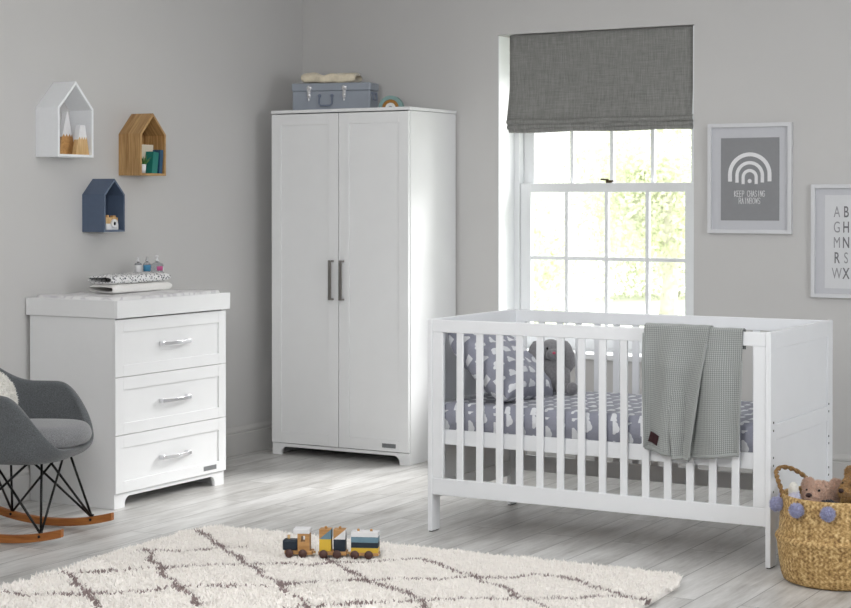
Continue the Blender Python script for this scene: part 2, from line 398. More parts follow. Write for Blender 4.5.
def sash(name, y, z0, z1, zb, zt, zm, sr, off):
    x0, x1 = -4.476, -3.384; st = .066; b = B(); d = .038
    b.box(x0, x0+st, y, y+d, z0, z1); b.box(x1-sr, x1, y, y+d, z0, z1)
    b.box(x0+st, x1-sr, y, y+d, z0, zb); b.box(x0+st, x1-sr, y, y+d, zt, z1)
    for xm in (-4.176+off, -3.93+off, -3.684+off): b.box(xm-.011, xm+.011, y+.006, y+.032, zb, zt)
    for z in zm: b.box(x0+st, x1-sr, y+.007, y+.031, z-.011, z+.011)
    o = W(b, name, M['trim'])
    W(B().box(x0+st, x1-sr, y+.017, y+.021, zb, zt), 'glass_pane', M['glass'], 0, o)
    return o
sash('lower_sash', fy, WZ0+.01, 1.551, WZ0+.07, 1.500, (1.125,), .088, -.012)
sash('upper_sash', fy+.045, 1.505, WZ1-.05, 1.552, WZ1-.11, (1.95,), .070, 0)
b = B(); b.lathe([(0, 0), (.018, 0), (.018, .006), (.006, .008), (.006, .016), (0, .016)], (-3.93, fy+.015, 1.551), 16)
b.box(-3.945, -3.90, fy+.005, fy+.022, 1.557, 1.566); b.tube([(-3.93, fy+.012, 1.569), (-3.955, fy+.008, 1.571), (-3.975, fy+.002, 1.571)], .005)
W(b, 'sash_catch', M['chrome_dark'], .001)

# roman blind
t = thing('roman_blind', 'grey woven roman blind pulled half down in the window recess', 'blind', (-3.89, BY+.02, 2.384))
def bl(b, name, m, **k):
    for i, v in enumerate(b.v): b.v[i] = (v[0]+3.89, v[1]-BY-.02, v[2]-2.384)
    return b.obj(name, m, t, **k)
def pan(u, v):
    z = 2.384-v*.49; x = -4.452-(.012*max(0, v-.6)/.4)+u*(1.094+(.012*max(0, v-.6)/.4)); y = BY+.02-.018*max(0, v-.6)**1.5/.25+.002*math.sin(u*21)*v
    return (x, y, z)
bl(B().grid(pan, 30, 24), 'blind_panel', M['linen'], solid=.004)
for k, (z, yy, x0) in enumerate(((1.893, -.02, -4.456), (1.868, -.012, -4.456), (1.848, -.004, -4.45))):
    def fold(u, v, z=z, yy=yy, x0=x0):
        a = PI*v-.2; return (x0+u*(-3.347-x0), BY+yy+.02-.016*math.sin(a), z+.014*math.cos(a)+.0025*math.sin(u*13+z*90))
    bl(B().grid(fold, 40, 8), 'fold', M['linen'], solid=.003)
bl(B().box(-4.441, -3.347, BY+.026, BY+.06, 2.352, 2.384), 'head_rail', M['trim'])

# ------------------------------------------------------------------ outside
struct(B().box(-40, 20, BY+.5, 60, -.6, -.5).obj('ground_outside', M['lawn']), 'sunlit lawn outside the window')
def tree(x, y, r, zc, lab, seed):
    rn = random.Random(seed)
    t = thing('garden_tree', lab, 'tree', (x, y, -.5), 0, None)
    b = B(); b.tube([(0, 0, 0), (.05, .02, zc*.5), (0, 0, zc+.6)], .12, 10, radii=[.16, .12, .07]); b.obj('trunk', M['bark'], t)
    b = B(); n = int(4600*r*r)
    c = np.array([[rn.uniform(-.6, .6)*r, rn.uniform(-.6, .6)*r, .5+zc+rn.uniform(-.7, .7)*r] for _ in range(9)])
    pts = c[rng.randint(0, 9, n)]+rng.normal(size=(n, 3))*r*.27
    nn = rng.normal(size=(n, 3)); nn /= np.linalg.norm(nn, axis=1, keepdims=True)
    tufts(b, pts, nn, .085, .028, 1.0)
    b.obj('foliage', M['leaf'], t, fixn=False)
tree(-9.0, 18.0, 1.0, 1.0, 'nearest of the three pale sunlit trees seen outside through the window', 1)
tree(-13.2, 33, 2.6, 2.2, 'farthest of the three pale sunlit trees seen outside through the window', 2)
tree(-9.9, 24.5, 1.25, 1.5, 'pale sunlit tree outside, between the nearest and the farthest one', 3)

# ------------------------------------------------------------------ wardrobe
WH = 1.966; wx, wy = -5.2375, 8.125
t = thing('wardrobe', 'tall white two-door wardrobe standing in the corner by the window', 'wardrobe', (wx, wy, 0)); wt = t
# local: x -.455..+.455 (world -5.695..-4.78), y 0 = carcass front, depth .505
D = .508
b = B(); b.box(-.457, -.439, 0, D, 0, WH-.020); b.box(.439, .457, 0, D, 0, WH-.020); b.box(-.439, .439, D-.008, D, .07, WH-.02)
b.box(-.439, .439, .003, D-.008, .072, .09); b.obj('carcass', M['white'], t, bevel=.0015)
B().box(-.462, .462, -.018, D+.002, WH-.018, WH).obj('top_panel', M['white'], t, bevel=.002)
def bracket(w, h, leg, r, n=8):
    """plinth outline with two bracket feet and rounded shoulders"""
    p = [(-w, h), (-w, 0), (-w+leg, 0)]
    top = h-.018
    for k in range(n+1):
        a = PI/2*k/n; p.append((-w+leg+r-r*math.cos(a), top-r+r*math.sin(a)))
    q = [(-x, z) for x, z in reversed(p)]
    return p+q
b = B().prism(bracket(.455, .066, .062, .036), -.014, .004, 'y'); b.obj('plinth', M['white'], t, bevel=.001)
def panel_door(par, name, x0, x1, z0, z1, sl, sr, st, sb, y=-.02, th=.019, m=None):
    b = B(); b.box(x0, x0+sl, y, y+th, z0, z1); b.box(x1-sr, x1, y, y+th, z0, z1)
    b.box(x0+sl, x1-sr, y, y+th, z1-st, z1); b.box(x0+sl, x1-sr, y, y+th, z0, z0+sb)
    # chamfered inner moulding and recessed panel
    b.box(x0+sl, x1-sr, y+.006, y+th, z0+sb, z1-st)
    return b.obj(name, m or M['white'], par, bevel=.0012)
for s in (0, 1):
    x0, x1 = ((-.457, -.004), (.0, .453))[s]
    x0 += .001
    o = panel_door(t, 'door', x0, x1, .070, WH-.024, .066 if s == 0 else .068, .066 if s == 0 else .062, .062, .062)
    o['label'] = ('left', 'right')[s]+'-hand panelled door'
    hx = -.042 if s == 0 else .028
    h = B(); h.box(hx-.010, hx+.010, -.052, -.046, .895, 1.118); h.box(hx-.010, hx+.010, -.047, -.0201, .895, .904); h.box(hx-.010, hx+.010, -.047, -.0201, 1.109, 1.118)
    h.obj('handle', M['steel'], o, bevel=.0015)
B().box(.285, .373, -.0222, -.0201, .090, .113).obj('badge', M['badge'], t, bevel=.0008)
# hinges line not visible

# suitcase on the wardrobe
ang = math.radians(14)
t = thing('suitcase', 'blue grey metal suitcase with silver clasps on top of the wardrobe', 'suitcase', (-5.402, 8.325, WH), ang)
SW, SD, SH = .236, .076, .158
def rbox(b, x0, x1, y0, y1, z0, z1, r=.012, mi=0):
    pts = []
    for cx, cy, a0 in ((x1-r, y1-r, 0), (x0+r, y1-r, PI/2), (x0+r, y0+r, PI), (x1-r, y0+r, 1.5*PI)):
        for k in range(5): a = a0+PI/2*k/4; pts.append((cx+r*math.cos(a), cy+r*math.sin(a)))
    b.prism(pts, z0, z1, 'z', mi); return b
rbox(B(), -SW, SW, -SD, SD, 0, .112).obj('case_body', M['suit'], t, bevel=.004)
rbox(B(), -SW-.004, SW+.004, -SD-.004, SD+.004, .1125, SH).obj('lid', M['suit'], t, bevel=.008, seg=3)
for x in (-.130, .082):
    b = B(); b.box(x-.014, x+.014, -SD-.009, -SD-.004, .118, .138); b.lathe([(0, 0), (.010, 0), (.010, .008), (0, .01)], (x, -SD-.016, .132), 14, axis='y')
    b.box(x-.009, x+.009, -SD-.011, -SD-.001, .075, .118); b.lathe([(0, 0), (.008, 0), (.006, .01), (0, .012)], (x, -SD-.016, .088), 14, axis='y'); b.tube([(x, -SD-.009, .075), (x, -SD-.012, .055)], .005)
    b.obj('clasp', M['chrome'], t, bevel=.001)
b = B(); b.tube([(-.066, -SD-.008, .085), (-.068, -SD-.013, .04), (-.056, -SD-.014, .028), (-.002, -SD-.014, .028), (.010, -SD-.013, .04), (.008, -SD-.008, .085)], .005, 8)
for x in (-.066, .008): b.lathe([(0, 0), (.010, 0), (.008, .008), (0, .009)], (x, -SD-.008, .085), 14, axis='y')
b.obj('carry_handle', M['suit_trim'], t)
b = B(); b.tube([(SW+.005, -.05, .10), (SW+.010, -.05, .06), (SW+.010, .02, .06), (SW+.005, .02, .10)], .004, 8); b.box(SW, SW+.004, -.06, .03, .09, .105); b.obj('side_handle', M['suit_trim'], t)
# folded muslin on the suitcase
def roll_cloth(name, mat, lab, cat, loc, rz, L, Wd, H, layers, seed, grp=None, bulge=.15, squash=1.0, nz=.004):
    rn = random.Random(seed); b = B()
    t_ = H/layers
    for k in range(layers):
        l = L*rn.uniform(.94, 1.0); w = Wd*rn.uniform(.92, 1.0); ox = rn.uniform(-.01, .01)
        def fn(u, v, k=k, l=l, w=w, ox=ox):
            # a fat rounded slab: v runs round the section (across y,z)
            a = 2*PI*v; x = (u-.5)*l
            e = 1-max(0, abs(u-.5)*2-.86)**2*28
            e = max(.25, e)
            ca, sa = math.cos(a), math.sin(a)
            y = w/2*math.copysign(abs(ca)**.35, ca)*(.96+.04*e); z = t_*.52*math.copysign(abs(sa)**.5, sa)*e
            nn = noise.noise(Vector((x*14+seed, y*16, k*3.1)))*nz
            return (x+ox, y+nn, (k+.5)*t_+z+nn*(.3 if k == 0 and sa < 0 else 1.0))
        b.grid(fn, 40, 28)
        # caps
        o = len(b.v)
    ob = b.obj(name, mat, None, loc=loc); ob.rotation_euler = (0, 0, rz)
    return tag(ob, lab, cat, grp)
o = roll_cloth('folded_blanket', M['beige'], 'beige muslin cloth loosely folded on the blue grey suitcase', 'cloth', (-5.435, 8.325, WH+SH+.004), ang, .34, .13, .050, 1, 5, nz=.020)

# rainbow stacker
t = thing('rainbow_stacker', 'small wooden rainbow stacker beside the suitcase on the wardrobe', 'toy', (-4.965, 8.225, WH), math.radians(14))
def arch(b, r0, r1, y0, y1, n=24, mi=0):
    p = [(r1*math.cos(PI*k/n), r1*math.sin(PI*k/n)) for k in range(n+1)]
    if r0 > 0: p += [(r0*math.cos(PI*k/n), r0*math.sin(PI*k/n)) for k in range(n, -1, -1)]
    if r0 > 0:
        N = n+1; vs = [(x, y0, z) for x, z in p]+[(x, y1, z) for x, z in p]; K = len(p); fs = []
        for k in range(n):
            a, c, d, e = k, k+1, K-2-k, K-1-k
            fs += [(a, c, d, e), (a+K, e+K, d+K, c+K)]
        fs += [(i, i+K, (i+1) % K+K, (i+1) % K) for i in range(K)]
        b._add(vs, fs, mi)
    else: b.prism(p, y0, y1, 'y', mi)
    return b
for r0, r1, mm, nm in ((.049, .070, 'teal', 'outer_arch'), (.031, .048, 'mustard', 'middle_arch'), (.013, .030, 'offwhite', 'inner_arch'), (0, .012, 'suit', 'centre_piece')):
    arch(B(), r0, r1, -.02, .02).obj(nm, M[mm], t, bevel=.001)

# ------------------------------------------------------------------ chest of drawers
X0, X1 = -5.825, -5.30; Y0, Y1 = 6.2625, 7.118; t = thing('chest_of_drawers', 'white chest of three drawers with changing tray top against left wall', 'chest of drawers', (-5.55, 6.69, 0)); dt = t
def L(b, name, m, par=None, **k):
    for i, v in enumerate(b.v): b.v[i] = (v[0]+5.55, v[1]-6.69, v[2])
    return b.obj(name, m, par or t, **k)
b = B(); b.box(X0, X1-.001, Y0, Y0+.018, 0, .897); b.box(X0, X1-.001, Y1-.018, Y1, 0, .897); b.box(X0, X0+.01, Y0+.018, Y1-.018, .07, .897); b.box(X0+.01, X1-.004, Y0+.018, Y1-.018, .068, .084)
L(b, 'carcass', M['white'], bevel=.0015)
zz = [.0715, .3455, .6195, .893]
for k in range(3):
    z0, z1 = zz[k]+.0015, zz[k+1]-.0015; ya, yb = Y0-.006+.003, Y1+.004; xf = -5.29+.001
    b = B(); th = .02; s = .060
    b.box(xf-th+.010, xf, ya, ya+s, z0, z1); b.box(xf-th+.010, xf, yb-s, yb, z0, z1)
    b.box(xf-th+.010, xf, ya+s, yb-s, z0, z0+s*.9); b.box(xf-th+.010, xf, ya+s, yb-s, z1-s, z1); b.box(xf-th+.010, xf-.006, ya+s, yb-s, z0+s*.9, z1-s)
    o = L(b, 'drawer', M['white'], bevel=.0012); o['label'] = ('bottom', 'middle', 'top')[k]+' drawer with panelled front'
    zc = (.205, .481, .758)[k]; h = B()
    for yy in (6.598, 6.796): h.box(xf-.0055, xf+.020, yy-.009, yy+.009, zc-.010, zc+.010)
    pts = []
    n = 10; vs = []
    for i in range(n+1):
        u = i/n; yy = 6.590+.215*u; xx = xf+.020+.014*math.sin(PI*u)
        vs += [(xx, yy, zc-.0085), (xx+.006, yy, zc-.0085), (xx+.006, yy, zc+.0085), (xx, yy, zc+.0085)]
    fs = [(4*i+j, 4*i+(j+1) % 4, 4*i+4+(j+1) % 4, 4*i+4+j) for i in range(n) for j in range(4)]+[(0, 1, 2, 3), (4*n+3, 4*n+2, 4*n+1, 4*n)]
    h._add(vs, fs, 0, False); L(h, 'handle', M['chrome'], o, bevel=.001)
L(B().prism([(y+6.69, z) for y, z in bracket(.4277-.002, .0695, .075, .036)], X1-.018, X1-.0005, 'x'), 'plinth', M['white'], bevel=.001)
L(B().box(-5.290, -5.2875, 6.935, 7.040, .090, .113), 'badge', M['badge'], bevel=.0008)
# tray: four rims and a floor
TX0, TX1, TY0, TY1 = -5.842, -5.270, 6.2524, 7.134
b = B(); r = .018; za, zb2 = .8985, .9825
b.box(TX0, TX0+r, TY0, TY1, za, zb2); b.box(TX1-r, TX1, TY0, TY1, za, zb2); b.box(TX0+r, TX1-r, TY0, TY0+r, za, zb2); b.box(TX0+r, TX1-r, TY1-r, TY1, za, zb2); b.box(TX0+r, TX1-r, TY0+r, TY1-r, za, za+.012)
L(b, 'changing_tray', M['white'], bevel=.002)
# changing mat
def slab(x0, x1, y0, y1, z0, z1, amp=.004, seed=0, nx=24, ny=34, dish=0, rim=.07):
    b = B()
    def top(u, v):
        x = x0+(x1-x0)*u; y = y0+(y1-y0)*v; e = min(u, 1-u, v, 1-v)
        z = z1-(z1-z0)*.8*max(0, 1-e/rim)**3+amp*noise.noise(Vector((x*7+seed, y*7, 0)))-dish*min(1, e*5)
        return (x, y, z)
    b.grid(top, nx, ny, uvf=lambda u, v: (u*(x1-x0), v*(y1-y0)))
    w = nx+1; ring = [i for i in range(w)]+[j*w+nx for j in range(1, ny+1)]+[ny*w+i for i in range(nx-1, -1, -1)]+[j*w for j in range(ny-1, 0, -1)]
    bot = [(b.v[i][0], b.v[i][1], z0) for i in ring]; o = len(b.v); b.v += bot; K = len(ring)
    for k in range(K):
        f = (ring[k], ring[(k+1) % K], o+(k+1) % K, o+k)
        b.uv[len(b.f)] = [(b.v[i][0]+b.v[i][1], b.v[i][2]) for i in f]; b.f.append(f); b.m.append(0); b.sm.append(True)
    b.f.append(tuple(o+k for k in range(K))); b.m.append(0); b.sm.append(False); b.uv[len(b.f)-1] = [(0, 0)]*K
    return b
b = slab(TX0+r+.001, TX1-r-.001, TY0+r+.001, TY1-r-.001, .9115, .993, .006, 3, rim=.03)
for i, v in enumerate(b.v): b.v[i] = (v[0]+5.55, v[1]-6.69, v[2]-.9115)
tag(b.obj('changing_mat', M['mat'], None, loc=(-5.55, 6.69, .9115)), 'pale wipe-clean changing mat lying in the dresser top tray', 'changing mat')
# towels
o = roll_cloth('folded_towel', M['towel_w'], 'white folded cotton towel under the speckled one on the changing mat', 'towel', (-5.60, 6.742, .9955), PI/2, .48, .16, .044, 1, 11, nz=.003)
o = roll_cloth('folded_muslin', M['dots'], 'white folded muslin with dark speckles stacked on the white towel', 'towel', (-5.60, 6.738, 1.042), PI/2, .48, .155, .042, 1, 12, nz=.007)
# bottles
def bottle(y, x, kind, lab):
    t = thing('toiletry_bottle', lab, 'bottle', (x, y, .9945))
    if kind == 0:
        B().lathe([(.0, 0), (.017, 0), (.018, .004), (.018, .131), (.015, .136), (.007, .138), (.007, .142), (0, .142)], n=24).obj('bottle_body', M['bottle'], t)
        B().lathe([(.0185, .07), (.0185, .126)], n=24, closed=True).obj('bottle_label', M['printwhite'], t)
        B().lathe([(0, .1425), (.009, .1425), (.009, .15), (.006, .151), (.006, .164), (0, .164)], n=16).obj('cap', M['printwhite'], t)
    elif kind == 1:
        B().lathe([(.0, 0), (.018, 0), (.019, .004), (.019, .130), (.014, .137), (.007, .140), (.007, .144), (0, .144)], n=24).obj('bottle_body', M['bottle'], t)
        B().lathe([(.0195, .092), (.0195, .124)], n=24, closed=True).obj('bottle_label', M['blue_label'], t)
        B().lathe([(0, .1445), (.009, .1445), (.009, .152), (.006, .153), (.006, .168), (0, .168)], n=16).obj('cap', M['chrome'], t)
    else:
        B().lathe([(.0, 0), (.030, 0), (.034, .008), (.034, .118), (.030, .128), (.018, .134), (.008, .137), (.008, .141), (0, .141)], n=28).obj('bottle_body', M['bottle'], t)
        b = B(); b.grid(lambda u, v: (.0352*math.cos(-.9+1.0*u), .0352*math.sin(-.9+1.0*u), .094+.022*v), 10, 2); b.obj('pink_label', M['red_label'], t, solid=.0005)
        b = B(); b.grid(lambda u, v: (.0352*math.cos(.15+.9*u), .0352*math.sin(.15+.9*u), .088+.026*v), 10, 2); b.obj('white_label', M['printwhite'], t, solid=.0005)
        b = B(); b.lathe([(0, .1415), (.010, .1415), (.010, .149), (.005, .15), (.005, .162), (.008, .163), (.008, .172), (0, .172)], n=16); b.obj('pump', M['printwhite'], t)
bottle(6.950, -5.72, 0, 'leftmost slim clear bottle with white label behind the towels')
bottle(6.997, -5.70, 1, 'slim clear bottle with blue label, middle one behind the towels')
bottle(7.078, -5.70, 2, 'wide rounded clear pump bottle at the right behind the towels')

# ------------------------------------------------------------------ house shelves
def house_shelf(y0, y1, z0, ze, za, ya, d, th, m, lab, back):
    t = thing('house_shelf', lab, 'wall shelf', (LX+.0005, (y0+y1)/2, z0))
    yc = (y0+y1)/2; P = [(y0, z0), (y1, z0), (y1, ze), (ya, za), (y0, ze)]
    # inner outline
    c = (ya, (z0+ze)/2); n = 5; IN = []
    for i in range(n):
        p0, p1, p2 = Vector(P[i-1]), Vector(P[i]), Vector(P[(i+1) % n])
        e1 = (p1-p0).normalized(); e2 = (p2-p1).normalized(); n1 = Vector((-e1.y, e1.x)); n2 = Vector((-e2.y, e2.x))
        bis = (n1+n2).normalized(); IN.append(tuple(p1+bis*(th/bis.dot(n1))))
    b = B(); o = 0; vs = []
    for x in (0, d):
        vs += [(x, y-yc, z-z0) for y, z in P]+[(x, y-yc, z-z0) for y, z in IN]
    fs = []
    for i in range(5):
        j = (i+1) % 5
        fs += [(i, j, 10+j, 10+i), (5+i, 15+i, 15+j, 5+j), (10+i, 10+j, 15+j, 15+i), (i, 5+i, 5+j, j)]
    b._add(vs, fs); b.obj('shelf_shell', m, t, bevel=.001)
    if back: B().prism([(y-yc, z-z0) for y, z in IN], .0005, .006, 'x').obj('back_panel', m, t)
    return t
house_shelf(6.33, 6.588, 1.665, 1.905, 2.037, 6.459, .145, .013, M['white_shelf'], 'white house-shaped wall shelf holding two wooden mountains', False)
house_shelf(6.949, 7.158, 1.582, 1.797, 1.906, 7.053, .145, .012, M['oak'], 'oak house-shaped wall shelf holding books and a plant', True)
house_shelf(6.667, 6.826, 1.294, 1.483, 1.563, 6.7465, .145, .010, M['blue_shelf'], 'slate blue house-shaped wall shelf holding a toy camera', True)
def mountain(y, h, w, flat, lab, x, capz, body):
    t = thing('mountain_ornament', lab, 'ornament', (x, y, 1.6785))
    hw = w/2; tw = flat/2
    def edge(z): return hw+(tw-hw)*z/h
    n = 7; zig = []
    for k in range(n+1):
        zz_ = capz+(.011 if k % 2 else -.004); zig.append((-edge(capz)+2*edge(capz)*k/n, zz_))
    zig[0] = (-edge(zig[0][1]), zig[0][1]); zig[-1] = (edge(zig[-1][1]), zig[-1][1])
    B().prism([(-hw, 0), (hw, 0)]+zig[::-1], -.014, .014, 'x').obj('wooden_base', body, t)
    top = [(tw, h), (-tw, h)] if flat > .004 else [(0, h)]
    B().prism(zig+top, -.014, .014, 'x').obj('snow_cap', M['printwhite'], t)
mountain(6.482, .212, .125, .006, 'tall pointed wooden mountain with white snow cap, left one', LX+.055, .092, M['beech'])
mountain(6.526, .146, .096, .034, 'shorter flat-topped wooden mountain with white cap, right one', LX+.115, .078, M['oak_light'])
# oak shelf contents
zb = 1.5945
t = thing('potted_succulent', 'tiny green succulent in a white pot on oak shelf', 'plant', (LX+.122, 6.996, zb))
B().lathe([(0, 0), (.014, 0), (.018, .046), (.0155, .046), (.0145, .038), (0, .038)], n=24).obj('pot', M['printwhite'], t)
b = B()
for k in range(26):
    a = k*2.4; e = .25+.9*(k/26); l = .045+.018*math.sin(k); d = Vector((math.cos(a)*math.cos(e), math.sin(a)*math.cos(e), math.sin(e)+.3)).normalized()
    p = Vector((0, 0, .038)); b.tube([p, p+d*l*.4, p+d*l*.8+Vector((0, 0, .004)), p+d*l], .003, 5, radii=[.0025, .0038, .0022, .0004])
b.obj('leaves', M['green'], t)
def book(y, w, h, d, m, lab, tilt, x, grp=None):
    t = thing('book', lab, 'book', (x, y, zb)); t.rotation_euler = (tilt, 0, 0)
    b = B(); b.box(0, d, 0, .002, 0, h); b.box(0, d, w-.002, w, 0, h); b.box(d-.002, d, .002, w-.002, 0, h); b.obj('cover', m, t, bevel=.0006)
    B().box(.003, d-.0025, .0022, w-.0022, .003, h-.004).obj('pages', M['page'], t)
book(7.104, .026, .124, .05, M['book_blue'], 'dark blue book leaning at the right of the oak shelf', math.radians(-5), LX+.092)
book(7.044, .045, .114, .05, M['book_teal'], 'teal green book leaning beside the succulent on oak shelf', math.radians(-7), LX+.092)
book(7.020, .112, .150, .030, M['page'], 'cream book standing behind the teal and blue ones', 0, LX+.052)
# toy camera
t = thing('toy_camera', 'small wooden toy camera with white front on slate blue shelf', 'toy', (LX+.115, 6.752, 1.3045))
B().box(-.014, .008, -.038, .038, .026, .052).obj('camera_top', M['oak_light'], t, bevel=.002)
B().box(-.014, .010, -.038, .038, 0, .0258).obj('camera_base', M['printwhite'], t, bevel=.002)
b = B(); b.lathe([(.019, .0), (.019, .010), (.012, .012), (.010, .008), (0, .008)], (.0085, .006, .026), 24, axis='x'); b.obj('lens', M['printwhite'], t)
B().lathe([(.008, .0), (.0, .004)], (.017, .006, .026), 20, axis='x').obj('lens_centre', M['dark'], t)
b = B(); b.lathe([(.008, 0), (.008, .01), (0, .01)], (-.002, -.022, .052), 16); b.obj('shutter_button', M['beech'], t, bevel=.001)
B().box(-.010, .006, .006, .026, .0522, .060).obj('viewfinder', M['beech'], t, bevel=.001)
t.scale = (1.2, 1.2, 1.2)

# ------------------------------------------------------------------ pictures
def textmesh(txt, size, xs=1.0, bold=0.0):
    cu = bpy.data.curves.new('lettering', 'FONT'); cu.body = txt; cu.size = size; cu.align_x = 'CENTER'; cu.extrude = .0004; cu.offset = bold
    o = bpy.data.objects.new('tmp', cu); C.objects.link(o)
    dg = bpy.context.evaluated_depsgraph_get(); me = bpy.data.meshes.new_from_object(o.evaluated_get(dg))
    bpy.data.objects.remove(o)
    for v in me.vertices: v.co.x *= xs
    me.transform(Matrix.Rotation(PI/2, 4, 'X')); return me
def meshobj(name, me, mat, par, loc):
    me.materials.clear(); me.materials.append(mat); o = bpy.data.objects.new(name, me); C.objects.link(o); o.parent = par; o.location = loc; return o
def frame(x0, x1, z0, z1, lab):
    xc = (x0+x1)/2; w = (x1-x0)/2; h = z1-z0; t = thing('framed_print', lab, 'picture', (xc, BY-.0005, z0)); f = .020
    b = B(); b.box(-w, -w+f, -.028, 0, 0, h); b.box(w-f, w, -.028, 0, 0, h); b.box(-w+f, w-f, -.028, 0, 0, f); b.box(-w+f, w-f, -.028, 0, h-f, h)
    b.box(-w+f, w-f, -.002, 0, f, h-f)
    b.obj('frame', M['frame'], t, bevel=.002)
    B().box(-w+f, w-f, -.010, -.0022, f, h-f).obj('mount_board', M['mount'], t)
    return t, xc
t, xc = frame(-3.257, -2.801, 1.280, 1.856, 'white framed grey rainbow print beside the window')
B().box(-3.188-xc, -2.870-xc, -.0115, -.0101, 1.348-1.28, 1.780-1.28).obj('print', M['printgrey'], t)
b = B()
def stroke(b, r, w, x, z, y, n=36):
    pts = []
    outer = [((r+w)*math.cos(a)+x, (r+w)*math.sin(a)*.98+z) for a in [PI*k/n for k in range(n+1)]]
    inner = [(r*math.cos(a)+x, r*math.sin(a)*.98+z) for a in [PI*k/n for k in range(n+1)]]
    drop = .036
    outer = [(r+w+x, z-drop)]+outer+[(-r-w+x, z-drop)]; inner = [(r+x, z-drop)]+inner+[(-r+x, z-drop)]
    N = len(outer)
    for (q0, q1) in ((y-.0008, y),):
        vs = [(p[0], q0, p[1]) for p in outer]+[(p[0], q0, p[1]) for p in inner]+[(p[0], q1, p[1]) for p in outer]+[(p[0], q1, p[1]) for p in inner]
        fs = []
        for k in range(N-1): fs += [(k, k+1, N+k+1, N+k), (2*N+k, 3*N+k, 3*N+k+1, 2*N+k+1), (k, 2*N+k, 2*N+k+1, k+1), (N+k, N+k+1, 3*N+k+1, 3*N+k)]
        b._add(vs, fs)
cx = -3.030-xc; cz = 1.588-1.28
stroke(b, .097, .021, cx, cz, -.0116); stroke(b, .060, .018, cx, cz-.006, -.0116); stroke(b, .027, .017, cx, cz-.014, -.0116)
b.lathe([(0, -.0124), (.011, -.0124), (.011, -.0116), (0, -.0116)], (cx, 0, cz-.034), 20, axis='y', smooth=False)
b.obj('rainbow_motif', M['printwhite'], t)
GL = {'K': [[(0,0),(0,1)],[(.9,1),(0,.45),(.95,0)]], 'E': [[(.85,1),(0,1),(0,0),(.85,0)],[(0,.5),(.7,.5)]], 'P': [[(0,0),(0,1),(.6,1),(.9,.85),(.9,.62),(.6,.47),(0,.47)]],
 'C': [[(.95,.85),(.65,1),(.3,1),(0,.75),(0,.25),(.3,0),(.65,0),(.95,.15)]], 'H': [[(0,0),(0,1)],[(.9,0),(.9,1)],[(0,.5),(.9,.5)]], 'A': [[(0,0),(.45,1),(.9,0)],[(.18,.35),(.72,.35)]],
 'S': [[(.85,.85),(.6,1),(.25,1),(.03,.8),(.1,.6),(.75,.4),(.87,.2),(.6,0),(.25,0),(0,.15)]], 'I': [[(.45,0),(.45,1)]], 'N': [[(0,0),(0,1),(.9,0),(.9,1)]],
 'G': [[(.95,.85),(.65,1),(.3,1),(0,.75),(0,.25),(.3,0),(.65,0),(.95,.2),(.95,.48),(.55,.48)]], 'R': [[(0,0),(0,1),(.6,1),(.9,.85),(.9,.62),(.6,.47),(0,.47)],[(.45,.47),(.95,0)]],
 'B': [[(0,0),(0,1),(.6,1),(.82,.87),(.82,.65),(.6,.52),(0,.52)],[(.6,.52),(.92,.38),(.92,.13),(.65,0),(0,0)]], 'O': [[(.3,0),(.65,0),(.95,.25),(.95,.75),(.65,1),(.3,1),(0,.75),(0,.25),(.3,0)]], 'W': [[(0,1),(.22,0),(.48,.8),(.74,0),(.96,1)]]}
def handwritten(txt, h, w, gap, lw, x, z):
    n = len(txt); x0 = x-(n*w+(n-1)*gap)/2
    for i, ch in enumerate(txt):
        if ch == ' ': continue
        b = B()
        for pl in GL[ch]:
            for (p, q) in zip(pl[:-1], pl[1:]):
                P0 = Vector((x0+i*(w+gap)+p[0]*w, z+p[1]*h)); P1 = Vector((x0+i*(w+gap)+q[0]*w, z+q[1]*h)); dd = (P1-P0).normalized(); nn_ = Vector((-dd.y, dd.x))*lw/2; P0 = P0-dd*lw/2; P1 = P1+dd*lw/2
                b.prism([tuple(P0+nn_), tuple(P0-nn_), tuple(P1-nn_), tuple(P1+nn_)], -.0124, -.0116, 'y')
        b.obj('letter', M['printwhite'], t)
handwritten('KEEP CHASING', .030, .0105, .0035, .0026, cx, 1.473-1.28)
handwritten('RAINBOWS', .030, .0115, .0035, .0026, cx, 1.436-1.28)
t, xc = frame(-2.698, -2.190, .957, 1.535, 'white framed grey alphabet print above the crib end at the right edge')
B().box(-2.630-xc, -2.270-xc, -.0115, -.0101, 1.005-.957, 1.480-.957).obj('print', M['frame'], t)
rows = ['ABCDEF', 'GHIJKL', 'MNOPQ', 'RSTUV', 'WXYZ']; dk = set('BHNRXEKPT')
for k, rw in enumerate(rows):
    z = (1.368, 1.290, 1.212, 1.134, 1.055)[k]-.957
    for i, ch in enumerate(rw):
        x = -2.567+i*.0475-xc
        meshobj('letter', textmesh(ch, .080, .62, .0008 if ch in 'BHNRXD' else 0), M['letters_d' if ch in dk else 'letters_l'], t, (x, -.0120, z))

